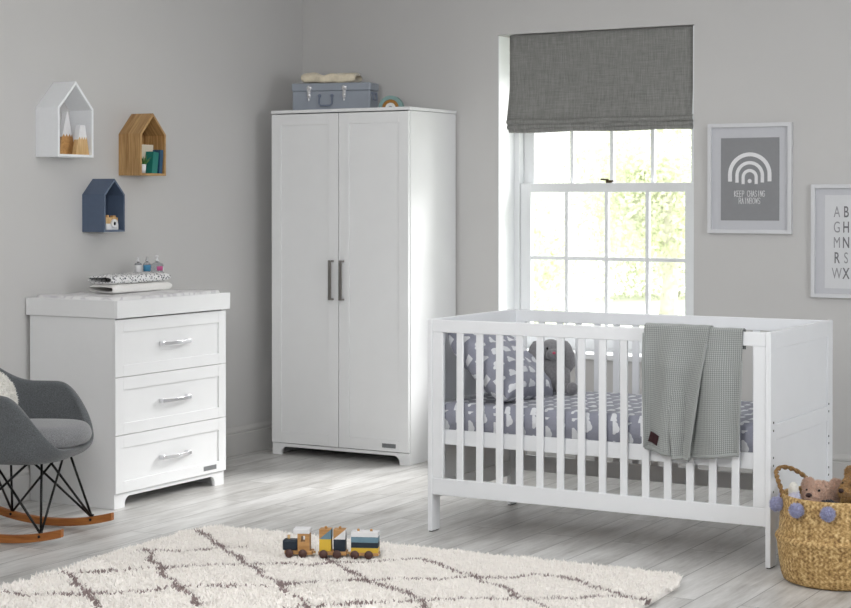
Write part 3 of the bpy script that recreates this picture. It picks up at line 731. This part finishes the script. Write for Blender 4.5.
# ------------------------------------------------------------------ crib
cx0, cx1, cy0, cy1, CH = -3.761, -2.2049, 6.5376, 7.365, .9333
CX, CY = (cx0+cx1)/2, (cy0+cy1)/2
t = thing('crib', 'white slatted cot bed in front of the window with cloud bedding', 'crib', (CX, CY, 0)); crib = t
def K(b, name, m=None, bevel=.003, par=None, **k):
    for i, v in enumerate(b.v): b.v[i] = (v[0]-CX, v[1]-CY, v[2])
    return b.obj(name, m or M['crib'], par or crib, bevel=bevel, **k)
th = .022
for s, (xa, xb) in enumerate(((cx0, cx0+th), (cx1-th, cx1))):
    b = B(); st = .072
    b.box(xa, xb, cy0+st, cy1-st, CH-.07, CH); b.box(xa, xb, cy0+st, cy1-st, .50, .565); b.box(xa, xb, cy0+st, cy1-st, .145, .215)
    b.box(xa+.006, xb-.006, cy0+st, cy1-st, .215, .50); b.box(xa+.006, xb-.006, cy0+st, cy1-st, .565, CH-.07)
    o = K(b, 'end_panel'); o['label'] = ('left-hand', 'right-hand')[s]+' end panel'
    for ya, yb in ((cy0, cy0+st), (cy1-st, cy1)):
        K(B().box(xa, xb, ya, yb, .004, CH), 'leg', bevel=.003)
        K(B().box(xa+.004, xb-.004, ya+.006, yb-.006, 0, .004), 'foot_pad', M['dark'], 0)
xi0, xi1 = cx0+th, cx1-th
for s, (ya, yb) in enumerate(((cy0+.002, cy0+.024), (cy1-.024, cy1-.002))):
    K(B().box(xi0, xi1, ya, yb, CH-.057, CH-.002), 'top_rail'); K(B().box(xi0, xi1, ya, yb, .165, .239), 'bottom_rail')
    K(B().box(xi0, xi0+.052, ya+.001, yb-.001, .239, CH-.057), 'side_stile'); K(B().box(xi1-.052, xi1, ya+.001, yb-.001, .239, CH-.057), 'side_stile')
    for i in range(14):
        x = -3.605+i*(-2.353+3.605)/13
        K(B().box(x-.0165, x+.0165, ya+.005, yb-.005, .237, CH-.055), 'slat', bevel=.003)
# base frame and base slats
za, zb3 = .384, .450
for ya, yb in ((cy0+.030, cy0+.052), (cy1-.052, cy1-.030)): K(B().box(xi0+.003, xi1-.003, ya, yb, za, zb3), 'base_rail')
for xa, xb in ((xi0+.003, xi0+.025), (xi1-.025, xi1-.003)): K(B().box(xa, xb, cy0+.052, cy1-.052, za, zb3), 'base_rail')
for i in range(13):
    x = xi0+.075+i*(xi1-xi0-.15)/12
    K(B().box(x-.028, x+.028, cy0+.050, cy1-.050, .432, .444), 'base_slat', M['oak_light'], .002)
for (yy) in (cy0+.033, cy1-.06):
    for z in (.574, .542, .435, .404, .30, .268):
        K(B().lathe([(.0, 0), (.0048, 0), (.0048, .0012), (0, .0012)], (cx1+.0002, yy, z), 12, axis='x'), 'screw_hole', M['dark'], 0)
for z in (.40, .37, .30, .27):
    for yy in (cy0+.033, cy1-.04): K(B().lathe([(.0, 0), (.0045, 0), (.0045, .0012), (0, .0012)], (cx0+th+.0002, yy, z), 12, axis='x'), 'screw_hole', M['dark'], 0)
# mattress
mx0, mx1, my0, my1, mz0, mz1 = xi0+.008, xi1-.008, cy0+.034, cy1-.034, .4505, .566
b = B(); nx, ny = 70, 36
def mtop(u, v):
    x = mx0+(mx1-mx0)*u; y = my0+(my1-my0)*v; e = min((x-mx0), (mx1-x), (y-my0), (my1-y))
    z = mz1-.03*max(0, 1-e/.03)**2+.005*noise.noise(Vector((x*9, y*14, 2)))+.003*noise.noise(Vector((x*25, y*5, 7)))
    return (x, y, z)
b.grid(mtop, nx, ny, uvf=lambda u, v: ((my1-my0)*v, (mx1-mx0)*u))
w = nx+1; ring = list(range(w))+[j*w+nx for j in range(1, ny+1)]+[ny*w+i for i in range(nx-1, -1, -1)]+[j*w for j in range(ny-1, 0, -1)]
o = len(b.v); KK = len(ring); b.v += [(b.v[i][0], b.v[i][1], mz0) for i in ring]
for k in range(KK):
    f = (ring[k], ring[(k+1) % KK], o+(k+1) % KK, o+k); b.uv[len(b.f)] = [((b.v[i][2])*1.0, b.v[i][0]+b.v[i][1]) for i in f]; b.f.append(f); b.m.append(0); b.sm.append(True)
b.f.append(tuple(o+k for k in range(KK))); b.uv[len(b.f)-1] = [(0, 0)]*KK; b.m.append(0); b.sm.append(False)
tag(b.obj('mattress', M['cloud']), 'cot mattress in grey cloud print sheet inside the crib', 'mattress')
# pillow
def pillow(name, mat, lab, cat, loc, w, h, d, rot, seed=0, sag=.006, kids=None):
    b = B()
    def side(sg):
        def fn(u, v):
            a, c = u*2-1, v*2-1
            x = a*w/2*(1-.07*(1-c*c)*abs(a)**3 if 1 else 1); y = c*h/2*(1-.07*(1-a*a)*abs(c)**3)
            q = max(0, (1-abs(a)**2.6))*max(0, (1-abs(c)**2.6))
            z = sg*d/2*q**.42*(1+.10*noise.noise(Vector((a*2.2+seed, c*2.2, sg))))+sag*noise.noise(Vector((a*5+seed, c*5, sg*3)))*min(1, q*6)
            return (x, y, z)
        return fn
    b.grid(side(1), 34, 30, uvf=lambda u, v: (u*w, v*h)); b.grid(side(-1), 34, 30, uvf=lambda u, v: (u*w, v*h+.7))
    o = b.obj(name, mat, None, subd=1); o.location = loc; o.rotation_euler = rot
    return tag(o, lab, cat)
# plane of pillow: local x -> world Y, local y -> up and toward the left end, normal toward +X
pa = math.radians(42)
R = Matrix(((0, -math.cos(pa), math.sin(pa)), (1, 0, 0), (0, math.sin(pa), math.cos(pa)))).to_4x4()
R = Matrix.Rotation(math.radians(-4), 4, 'X') @ R
p = pillow('pillow', M['cloud'], 'grey cloud print pillow leaning on the left end of the crib', 'pillow', (0, 0, 0), .47, .42, .19, (0, 0, 0), 3, .016)
p.matrix_world = Matrix.Translation((-3.55, 6.83, .718)) @ R
# plush rabbit
px, py, pz = -3.452, 7.13, .571
t = thing('plush_rabbit', 'grey long-eared plush animal sitting on the crib mattress', 'soft toy', (px, py, pz), math.radians(-52))
# local: x forward (facing), y left
b = B(); b.ell((0, 0, .075), (.055, .058, .078)); b.ell((.004, 0, .125), (.042, .046, .05)); b.ell((.012, 0, .195), (.050, .052, .052)); b.ell((.050, 0, .180), (.030, .032, .028))
for s in (1, -1):
    b.tube([(0, s*.035, .125), (.03, s*.068, .095), (.062, s*.062, .055), (.075, s*.05, .03)], .02, 12, radii=[.018, .02, .019, .021]); b.ell((.076, s*.05, .028), (.021, .021, .022))
    b.tube([(.01, s*.03, .035), (.07, s*.055, .028), (.125, s*.072, .026)], .026, 12, radii=[.034, .026, .024]); b.ell((.13, s*.074, .030), (.026, .026, .030))
b.obj('body', M['plushgrey'], t)
for s in (1, -1):
    b = B()
    ex = [(0, s*.034, .235), (.0, s*.066, .222), (.006, s*.084, .175), (.01, s*.086, .125), (.012, s*.078, .085)]
    b.tube(ex, .02, 12, radii=[.012, .020, .028, .028, .008])
    b.ell((.005, s*.077, .16), (.014, .03, .07)); b.obj('ear', M['plushgrey'], t)
B().ell((.080, 0, .188), (.006, .008, .006), n=12, m=8).obj('nose', M['pink'], t)
for s in (1, -1): B().ell((.054, s*.026, .207), (.005, .005, .006), n=12, m=8).obj('eye', M['dark'], t)

# blanket over the front rail
t = thing('knitted_blanket', 'grey knitted blanket hanging over the front rail of the crib', 'blanket', (-2.53, cy0, CH))
def BK(b, name, m, **k):
    for i, v in enumerate(b.v): b.v[i] = (v[0]+2.53, v[1]-cy0, v[2]-CH)
    return b.obj(name, m, t, **k)
def drape(xt0, xt1, xb0, xb1, off, Lf, Lb, zslope, ph, amp):
    top = CH+off
    tot = Lf+Lb+.06
    def fn(u, v):
        s = v*tot
        yf, yk = cy0-off, cy0+.024+off
        if s < Lb: y, z, hang = yk, top-.008-(Lb-s), (Lb-s)
        elif s < Lb+.06:
            a = (s-Lb)/.06*PI; y = (yf+yk)/2+(yk-yf)/2*math.cos(a); z = top-.008+.012*math.sin(a); hang = 0
        else: y, z, hang = yf, top-.008-(s-Lb-.06), (s-Lb-.06)
        k = min(1, hang/.45) if s > Lb else 0
        x = (xt0+(xb0-xt0)*k)*(1-u)+(xt1+(xb1-xt1)*k)*u
        if s > Lb+.06:
            f = min(1, hang/.15); rip = .5+.5*math.sin(u*PI*2*1.6+ph+k*.6)
            y -= f*(amp*rip+.004+.012*k)*(1 if 1 else 0)
            z -= zslope(u)*k
            y -= .003*noise.noise(Vector((x*20, z*14, ph)))*f
        else:
            z += .002*noise.noise(Vector((x*18, ph, 0)))
        return (x, y, z)
    return fn, tot
W1 = -2.745; 
fn, tot = drape(-2.655, -2.318, -2.60, -2.330, .005, .485, .07, lambda u: .03*(1-u), 1.0, .034)
BK(B().grid(fn, 60, 90, uvf=lambda u, v: (u*.33, v*tot)), 'under_layer', M['knit'], solid=.005)
fn2, tot2 = drape(-2.735, -2.455, -2.722, -2.525, .012, .488, .07, lambda u: .035*u, 2.9, .030)
BK(B().grid(fn2, 60, 90, uvf=lambda u, v: (u*.29, v*tot2)), 'upper_layer', M['knit'], solid=.006)
# hems
b = B(); b.tube([tuple(Vector(fn2(.0+.0, v/40))+Vector((.0, -.002, 0))) for v in range(10, 41)], .006, 8); b.tube([tuple(fn2(u/20, 1)) for u in range(21)], .0075, 8)
b.tube([tuple(fn2(1, v/40)) for v in range(12, 41)], .006, 8); b.tube([tuple(fn(u/20, 1)) for u in range(21)], .0075, 8); b.tube([tuple(fn(1, v/40)) for v in range(16, 41)], .005, 8)
BK(b, 'hem', M['knit'])
p0 = Vector(fn2(.14, .90))
def tagf(u, v): q = Vector(fn2(.13+.22*u-.06*v, .885+.012*u+.068*v)); return (q.x, q.y-.0065, q.z)
BK(B().grid(tagf, 6, 6), 'leather_tag', M['burgundy'], solid=.002)

# ------------------------------------------------------------------ basket
bx, by = -1.917, 6.485
t = thing('belly_basket', 'woven seagrass belly basket with lilac pom-poms at the right', 'basket', (bx, by, 0))
prof = [(.0, .0), (.19, 0), (.207, .006), (.216, .03), (.223, .07), (.228, .11), (.232, .145), (.236, .158), (.240, .166), (.236, .175), (.226, .182), (.224, .20), (.222, .24), (.219, .28), (.216, .322), (.214, .329), (.209, .331), (.205, .325), (.210, .28), (.213, .20), (.218, .14), (.205, .02), (.0, .015)]
fine = []
for k in range(len(prof)-1):
    (r0, z0), (r1, z1) = prof[k], prof[k+1]; n = max(1, int(math.hypot(r1-r0, z1-z0)/.006))
    for j in range(n): fine.append((r0+(r1-r0)*j/n, z0+(z1-z0)*j/n))
fine.append(prof[-1]); b = B(); NB = 216
vs = []; uvs = []; run = 0
for k, (r, z) in enumerate(fine):
    if k: run += math.hypot(r-fine[k-1][0], z-fine[k-1][1])
    for i in range(NB):
        a = 2*PI*i/NB; wv = .0012*math.sin(a*72+(PI if int(run/.009) % 2 else 0))*abs(math.sin(PI*run/.009))
        rr = r+(wv if r > .2 else 0); vs.append((rr*math.cos(a), rr*math.sin(a), z)); uvs.append((i/NB, run*3))
fs = [(k*NB+i, k*NB+(i+1) % NB, (k+1)*NB+(i+1) % NB, (k+1)*NB+i) for k in range(len(fine)-1) for i in range(NB)]
b._add(vs, fs, 0, True, uvs); b.obj('basket_body', M['basket'], t)
def rope(pts, r, name):
    # two strands twisted round a path
    P = [Vector(p) for p in pts]; b = B(); N = 90; path = []
    for k in range(N+1):
        s = k/N*(len(P)-1); i = min(int(s), len(P)-2); f = s-i
        p_1 = P[max(i-1, 0)]; p0 = P[i]; p1 = P[i+1]; p2 = P[min(i+2, len(P)-1)]
        path.append(.5*((2*p0)+(p1-p_1)*f+(2*p_1-5*p0+4*p1-p2)*f*f+(3*p0-p_1-3*p1+p2)*f**3))
    for ph in (0, PI):
        q = []
        for k, p in enumerate(path):
            tg = (path[min(k+1, N)]-path[max(k-1, 0)]).normalized(); a = tg.cross(Vector((.3, .9, .1))).normalized(); c = tg.cross(a)
            an = k*.62+ph; q.append(p+(a*math.cos(an)+c*math.sin(an))*r*.62)
        b.tube(q, r*.72, 7)
    return b.obj(name, M['rope'], t)
def rimp(deg, r=.213, z=.32): a = math.radians(deg); return (r*math.cos(a), r*math.sin(a), z)
for a0 in (172, -8):
    rope([rimp(a0+33, .213, .30), rimp(a0+31, .214, .335), rimp(a0+25, .228, .375), rimp(a0+15, .238, .402), rimp(a0, .236, .41), rimp(a0-16, .228, .395), rimp(a0-28, .214, .365), rimp(a0-34, .210, .33), rimp(a0-34, .213, .30)], .0075, 'handle')
for deg in (-149, -114, -83, -48, -12, 35, 80, 125, 165):
    c = rimp(deg, .238, .292)
    b = B(); b.ell(c, (.022, .022, .022), n=14, m=10); pts, nn = sphere_pts(c, (.022, .022, .022), 900); tufts(b, pts, nn, .010, .0022, .7)
    b.obj('pompom', M['mauve'], t, fixn=False)
# toys in the basket
def fur_ell(b, c, r, n, h=.009, w=.0022, R=None, lean=.9):
    b.ell(c, r, R); pts, nn = sphere_pts(c, r, n, R); tufts(b, pts, nn, h, w, lean)
def bear(loc, rz, m, lab, rx=0, ry=0, s=1.0, z0=.02):
    t = thing('teddy_bear', lab, 'soft toy', loc, rz)
    # local x = facing
    b = B(); fur_ell(b, (0, 0, .11*s), (.055*s, .058*s, .095*s), 1500); fur_ell(b, (0, 0, .245*s), (.062*s, .070*s, .058*s), 4200); fur_ell(b, (.052*s, 0, .232*s), (.034*s, .036*s, .030*s), 1500)
    for sg in (1, -1):
        b.tube([(0, sg*.045*s, .17*s), (.03*s, sg*.07*s, .12*s), (.05*s, sg*.06*s, .08*s)], .02*s, 10); b.ell((.05*s, sg*.035*s, .03*s), (.045*s, .026*s, .026*s))
    b.obj('body', m, t, fixn=False)
    for sg in (1, -1):
        e = B(); fur_ell(e, (-.005*s, sg*.058*s, .288*s), (.014*s, .026*s, .026*s), 1300); e.obj('ear', m, t, fixn=False)
        B().ell((.058*s, sg*.026*s, .262*s), (.005*s, .005*s, .005*s), n=10, m=8).obj('eye', M['dark'], t)
    B().ell((.086*s, 0, .240*s), (.008*s, .014*s, .009*s), n=12, m=8).obj('nose', M['nose'], t)
    t.rotation_euler = (rx, ry, rz); return t
bear((-2.002, 6.475, .062), math.radians(-104), M['bear1'], 'rosy brown teddy bear peeking out of the basket, left of two', rx=math.radians(4), ry=math.radians(-14), s=1.02)
bear((-1.848, 6.53, .095), math.radians(-125), M['bear2'], 'golden brown teddy bear at the right edge of the basket', s=1.05)
t = thing('plush_cloth', 'pale lilac and white plush scrap beside the left basket handle', 'soft toy', (-2.072, 6.425, .19))
b = B(); fur_ell(b, (0, 0, .075), (.026, .024, .085), 1300, .006, .002); b.obj('plush_body', M['lilac'], t, fixn=False)
b = B(); fur_ell(b, (-.004, .0, .152), (.018, .016, .026), 500, .006, .002); b.obj('plush_tip', M['fleece'], t, fixn=False)
t = thing('dark_plush_toy', 'dark navy plush lying between the two teddy bears', 'soft toy', (-1.925, 6.385, .150))
b = B(); fur_ell(b, (0, 0, .105), (.055, .04, .065), 1200, .008, .002); fur_ell(b, (.03, .0, .06), (.05, .04, .06), 400, .008, .002); b.obj('plush_body', M['darkplush'], t, fixn=False)

# ------------------------------------------------------------------ rug
RX0, RX1, RY0, RY1 = -4.60, -2.388, 4.30, 6.06
# lattice measured on the floor in metres (world x, y)
LAT = [[(-4.563, 5.935), (-4.218, 5.665), (-3.863, 5.387), (-3.57, 5.183), (-3.339, 4.995)], [(-4.481, 5.49), (-4.131, 5.171), (-3.896, 4.996), (-3.704, 4.844)], [(-4.492, 5.025), (-4.272, 4.854), (-3.977, 4.628)], [(-3.809, 5.763), (-3.549, 5.554), (-3.302, 5.395), (-3.176, 5.374), (-2.989, 5.198)], [(-3.396, 5.89), (-3.11, 5.72), (-2.778, 5.512), (-2.641, 5.398)], [(-2.812, 5.892), (-2.477, 5.704), (-2.377, 5.69)], [(-4.455, 5.459), (-4.227, 5.637), (-4.175, 5.737)], [(-4.48, 5.0), (-4.24, 5.232), (-4.006, 5.42), (-3.778, 5.568), (-3.63, 5.699), (-3.396, 5.89)], [(-4.458, 4.634), (-4.321, 4.658), (-4.028, 4.901), (-3.962, 5.033), (-3.669, 5.221), (-3.462, 5.418), (-3.012, 5.737), (-2.812, 5.892)], [(-3.416, 4.96), (-3.155, 5.223), (-2.726, 5.506), (-2.485, 5.681), (-2.377, 5.69)]]
def segd(P, a, c):
    a = np.array(a); c = np.array(c); d = c-a; u = np.clip(((P-a)@d)/(d@d), 0, 1); return np.linalg.norm(P-(a+u[:, None]*d), axis=1)
N = 120000
P = np.stack([RX0-.02+(RX1-RX0+.12)*rng.rand(N), 5.25+(RY1+.1-5.25)*rng.rand(N)], 1)
N2 = 30000; P2 = np.stack([RX0-.02+(RX1-RX0+.16)*rng.rand(N2), RY0+(5.25-RY0)*rng.rand(N2)], 1); P = np.concatenate([P, P2])
# rounded corners and wavy border
def inside(P):
    ca_, sa_ = math.cos(-.045), math.sin(-.045); P = np.stack([RX0+(P[:, 0]-RX0)*ca_-(P[:, 1]-RY1)*sa_, RY1+(P[:, 0]-RX0)*sa_+(P[:, 1]-RY1)*ca_], 1)
    cx_, cy_ = (RX0+RX1)/2, (RY0+RY1)/2; hx, hy = (RX1-RX0)/2-.01, (RY1-RY0)/2-.01; r_ = .09
    q = np.abs(P-[cx_, cy_])-[hx-r_, hy-r_]; q = np.maximum(q, 0); wob = .012*np.sin(P[:, 0]*31)*np.sin(P[:, 1]*27)
    return np.linalg.norm(q, axis=1) < r_+wob
P = P[inside(P)]
dmin = np.full(len(P), 9.)
wobx = P+np.stack([.012*np.sin(P[:, 1]*38), .012*np.sin(P[:, 0]*33)], 1)
for ln in LAT:
    for k in range(len(ln)-1): dmin = np.minimum(dmin, segd(wobx, ln[k], ln[k+1]))
mi = ((dmin+rng.normal(size=len(P))*.003) < .0135).astype(int)
hgt = np.array([.006*noise.noise(Vector((x*9, y*9, 0)))+.004*noise.noise(Vector((x*26, y*26, 4))) for x, y in P])-mi*.002
b = B()
nn = 16; corner = []
for cx_, cy_, a0 in ((RX1-.1, RY1-.1, 0), (RX0+.1, RY1-.1, PI/2), (RX0+.1, RY0+.1, PI), (RX1-.1, RY0+.1, 1.5*PI)):
    for k in range(9): a = a0+PI/2*k/8; corner.append((cx_+.088*math.cos(a), cy_+.088*math.sin(a)))
corner = [(RX0+(x-RX0)*math.cos(.045)-(y-RY1)*math.sin(.045), RY1+(x-RX0)*math.sin(.045)+(y-RY1)*math.cos(.045)) for x, y in corner]
b.prism(corner, .001, .021, 'z', 0)
tufts(b, np.column_stack([P, .020+hgt]), np.tile([0, 0, 1.], (len(P), 1)), .021, .0085, .8, mi)
for i, v in enumerate(b.v): b.v[i] = (v[0]+3.49, v[1]-5.2, v[2])
tag(b.obj('rug', [M['rugc'], M['rugm']], None, fixn=False, loc=(-3.49, 5.2, 0)), 'cream shaggy rug with a mauve diamond lattice on the floor', 'rug')

# ------------------------------------------------------------------ toy train on the rug
ta = math.radians(24); tb = Vector((-3.861, 5.685, .034)); td = Vector((math.cos(ta), math.sin(ta), 0))
def wheels(t, xs, r=.017, w=.036):
    for x in xs:
        for s in (1, -1): B().lathe([(0, 0), (r-.002, 0), (r, .002), (r, .008), (r-.002, .010), (0, .010)], (x, s*w-.005, r), 24, axis='y').obj('wheel', M['walnut'], t)
t = thing('toy_locomotive', 'wooden toy locomotive with white roof at the left of the train', 'toy train', tb, ta)
B().box(-.055, .056, -.028, .028, .012, .026).obj('chassis', M['beech'], t, bevel=.0015)
wheels(t, (-.034, .020))
b = B(); b.box(-.064, -.004, -.022, .022, .0262, .068); b.obj('boiler', M['navy'], t, bevel=.006, seg=3)
B().lathe([(0, 0), (.006, 0), (.006, .018), (0, .018)], (-.042, 0, .066), 14).obj('chimney', M['oak_light'], t)
b = B(); b.box(-.003, .044, -.024, .024, .0262, .062); b.box(-.003, .012, -.024, .024, .062, .094); b.box(.027, .044, -.024, .024, .062, .094); b.box(.012, .027, -.024, .024, .086, .094)
b.obj('cab', M['beech'], t, bevel=.001)
B().box(-.020, .046, -.028, .028, .0942, .114).obj('cab_roof', M['printwhite'], t, bevel=.003)
B().box(.0565, .066, -.005, .005, .014, .022).obj('coupling', M['oak_light'], t)
p = tb+td*.137; t = thing('toy_wagon', 'wooden toy wagon with yellow and navy block columns, middle of train', 'toy train', p, ta)
B().box(-.056, .056, -.028, .028, .012, .026).obj('chassis', M['beech'], t, bevel=.0015); wheels(t, (-.034, .020))
for x0, c1, c2, c3 in ((-.053, 'yellow', 'beech', 'bluegrey'), (.004, 'navy', 'beech', 'printwhite')):
    x1 = x0+.047; B().box(x0, x1, -.022, .022, .0262, .074).obj('lower_block', M[c1], t, bevel=.0012)
    B().prism([(x0, .0742), (x0, .113), (x1, .113)], -.022, .022, 'y').obj('upper_wedge', M[c2], t)
    B().prism([(x0+.0005, .0742), (x1, .0742), (x1, .1127)], -.022, .022, 'y').obj('lower_wedge', M[c3], t)
    B().lathe([(0, 0), (.0055, 0), (.0055, .007), (.003, .010), (0, .010)], ((x0+x1)/2, 0, .113), 14).obj('peg', M['beech'], t)
B().box(.0565, .066, -.005, .005, .014, .022).obj('coupling', M['oak_light'], t)
p = tb+td*.262; t = thing('toy_wagon', 'wooden toy wagon with striped full-width blocks, last of train', 'toy train', p, ta)
B().box(-.056, .060, -.028, .028, .012, .024).obj('chassis', M['beech'], t, bevel=.0015); wheels(t, (-.034, .022))
for z0, z1, c in ((.0242, .043, 'yellow'), (.0432, .064, 'navy'), (.0642, .086, 'bluegrey'), (.0862, .106, 'printwhite')):
    B().box(-.050, .058, -.026, .026, z0, z1).obj('block_layer', M[c], t, bevel=.0012)
for x in (-.024, .028): B().lathe([(0, 0), (.0055, 0), (.0055, .006), (.003, .009), (0, .009)], (x, 0, .106), 14).obj('peg', M['beech'], t)

# ------------------------------------------------------------------ rocking chair
aa = math.radians(10)
ft = Vector((-5.073, 5.844, 0)); d = Vector((math.cos(aa), math.sin(aa), 0)); SR = math.radians(9); l = Vector((-math.sin(aa), math.cos(aa), 0))
O = ft-.205*d-.205*l
t = thing('rocking_chair', 'grey upholstered tub rocking chair on wooden rockers at left edge', 'rocking chair', O, aa)
# bucket shell, phi=0 front, +-PI back
def sm(x): x = max(0, min(1, x)); return x*x*(3-2*x)
def rimh(ph):
    a = abs(ph); return .400+.24*sm((a-.62)/.85)+.0*a+.15*sm((a-1.9)/1.0)
def rimr(ph):
    a = abs(ph); ca, sa = math.cos(ph), math.sin(ph); rx = .235 if ca > 0 else .29; ry = .300
    e = 3.2; return 1/((abs(ca)/rx)**e+(abs(sa)/ry)**e)**(1/e)
def shell(u, v):
    ph = (u-.5)*2*PI; rr = rimr(ph); h = rimh(ph); zb_ = .352
    s = v
    rad = rr*min(1, math.sin(min(1, s*1.25)*PI/2)**.9)*(.80+.20*sm(s)) if s < 1 else rr
    rad = rr*(math.sin(min(1, s/.62)*PI/2)*.84+.16*sm((s-.3)/.7))
    z = zb_+.030*(s*1.0)**2+(h-zb_-.03)*max(0, (s-.50)/.5)**1.25
    # curl of the front lip
    fr = max(0, 1-abs(ph)/.75)
    return (rad*math.cos(ph), rad*math.sin(ph), z-.012*fr*max(0, s-.8)/.2)
B().grid(shell, 72, 26, wrap=True).obj('seat_shell', M['tweed'], t, solid=.038, subd=1).rotation_euler = (0, 0, SR)
def cush(sg):
    def fn(u, v):
        a, c = u*2-1, v*2-1; k = math.sqrt(max(0, 1-c*c/2)); k2 = math.sqrt(max(0, 1-a*a/2)); x = a*k*.245+.045; y = c*k2*.245
        q = max(0, 1-(a*a)**3)*max(0, 1-(c*c)**3); return (x, y, .432+sg*.046*q**.45+(.010 if sg > 0 else 0)*q+.012*x)
    return fn
b = B(); b.grid(cush(1), 26, 26); b.grid(cush(-1), 26, 26); b.obj('seat_cushion', M['tweed_light'], t, subd=1).rotation_euler = (0, 0, SR)
# base wires
hz = .350
Rw = .0055
tops = {(1, 1): (.15, .11), (1, -1): (.15, -.11), (-1, 1): (-.15, .11), (-1, -1): (-.15, -.11)}
b = B()
b.tube([(.15, -.12, hz), (.15, .12, hz), (-.15, .12, hz), (-.15, -.12, hz), (.15, -.12, hz)], .006, 8); b.obj('mounting_frame', M['black'], t)
for (sx, sy), (tx, ty) in tops.items():
    foot = (sx*.205, sy*.205, .052)
    for tgt in ((tx, ty, hz), (-tx*.7, ty, hz), (tx, -ty*.6, hz)):
        b = B(); b.tube([foot, tgt], Rw, 8); b.obj('wire_strut', M['black'], t)
    b = B(); b.tube([(sx*.205, sy*.205, .066), (sx*.205, sy*.205+.0, .038)], .009, 10); b.tube([(sx*.205, sy*.205-.017, .044), (sx*.205, sy*.205+.017, .044)], .006, 10); b.obj('foot_cap', M['black'], t)
for sy in (1, -1):
    n = 24; Rr = 1.15; vs = []
    y0 = sy*.205
    for k in range(n+1):
        x = -.33+.64*k/n; zc = .004+(Rr-math.sqrt(Rr*Rr-x*x)); hw = .013
        vs += [(x, y0-hw, zc), (x, y0+hw, zc), (x, y0+hw, zc+.034), (x, y0-hw, zc+.034)]
    fs = [(4*i+j, 4*i+(j+1) % 4, 4*i+4+(j+1) % 4, 4*i+4+j) for i in range(n) for j in range(4)]+[(0, 1, 2, 3), (4*n+3, 4*n+2, 4*n+1, 4*n)]
    bb = B(); bb._add(vs, fs); bb.obj('rocker', M['runner'], t, bevel=.004)
# fleece cushion on the chair
b = B(); Rm = Matrix.Rotation(math.radians(-18), 3, 'Y') @ Matrix.Rotation(math.radians(6), 3, 'X')
b.ell((0, 0, 0), (.062, .16, .125), Rm, 30, 18); pts, nn = sphere_pts((0, 0, 0), (.062, .16, .125), 5200, Rm); tufts(b, pts, nn, .016, .004, .8)
cw = O+d*(-.205)+l*(.045)+Vector((0, 0, .575)); o = b.obj('fluffy_cushion', M['fleece'], None, fixn=False, loc=cw); o.rotation_euler = (0, 0, aa)
tag(o, 'cream fluffy fleece cushion leaning inside the rocking chair', 'cushion')

# ------------------------------------------------------------------ light
w = bpy.data.worlds.new('world'); sc.world = w; w.use_nodes = True
bg = w.node_tree.nodes['Background']; bg.inputs[0].default_value = (.97, .985, 1, 1); bg.inputs[1].default_value = 1.7
def area(name, loc, target, sx, sy, power, col=(1, 1, 1)):
    ld = bpy.data.lights.new(name, 'AREA'); ld.shape = 'RECTANGLE'; ld.size = sx; ld.size_y = sy; ld.energy = power; ld.color = col
    o = bpy.data.objects.new(name, ld); C.objects.link(o); o.location = loc
    o.rotation_euler = (Vector(target)-Vector(loc)).to_track_quat('-Z', 'Y').to_euler(); return o
area('ceiling_softlight', (-3.3, 6.3, 2.70), (-3.3, 6.301, 0), 2.6, 2.2, 12, (1, .995, .985))
area('camera_side_softlight', (.6, -.6, 2.2), (-3.6, 6.5, .6), 3.0, 1.8, 30, (1, .995, .99))
area('right_softlight', (1.4, 5.5, 1.8), (-3.6, 6.9, .9), 1.8, 1.6, 66, (.96, .98, 1))
area('ceiling_bounce_light', (-2.6, 3.0, 2.1), (-3.3, 5.0, 2.75), 1.2, 1.2, 62, (1, .998, .99))
sd = bpy.data.lights.new('sun', 'SUN'); sd.energy = 12; sd.angle = math.radians(32); sd.color = (1, .995, .98)
so = bpy.data.objects.new('sun', sd); C.objects.link(so); so.rotation_euler = Vector((-.58, -1, -.80)).to_track_quat('-Z', 'Y').to_euler()
sc.view_settings.view_transform = 'Standard'; sc.view_settings.look = 'None'; sc.view_settings.gamma = 1; sc.view_settings.exposure = -.02
sc.view_settings.use_curve_mapping = False
sc.cycles.max_bounces = 8; sc.cycles.diffuse_bounces = 4; sc.cycles.use_denoising = True
sc.cycles.caustics_reflective = False; sc.cycles.caustics_refractive = False
# repeats share a group phrase
GROUPS = {'house_shelf': 'house-shaped shelves on the left wall', 'book': 'books in the oak house shelf', 'toiletry_bottle': 'toiletry bottles on the dresser',
 'mountain_ornament': 'wooden mountains in the white house shelf', 'framed_print': 'framed prints on the window wall', 'toy_wagon': 'wagons of the wooden toy train',
 'teddy_bear': 'teddy bears in the basket', 'garden_tree': 'trees outside the window'}
for o in C.objects:
    k = o.name.split('.')[0]
    if o.parent is None and k in GROUPS: o['group'] = GROUPS[k]
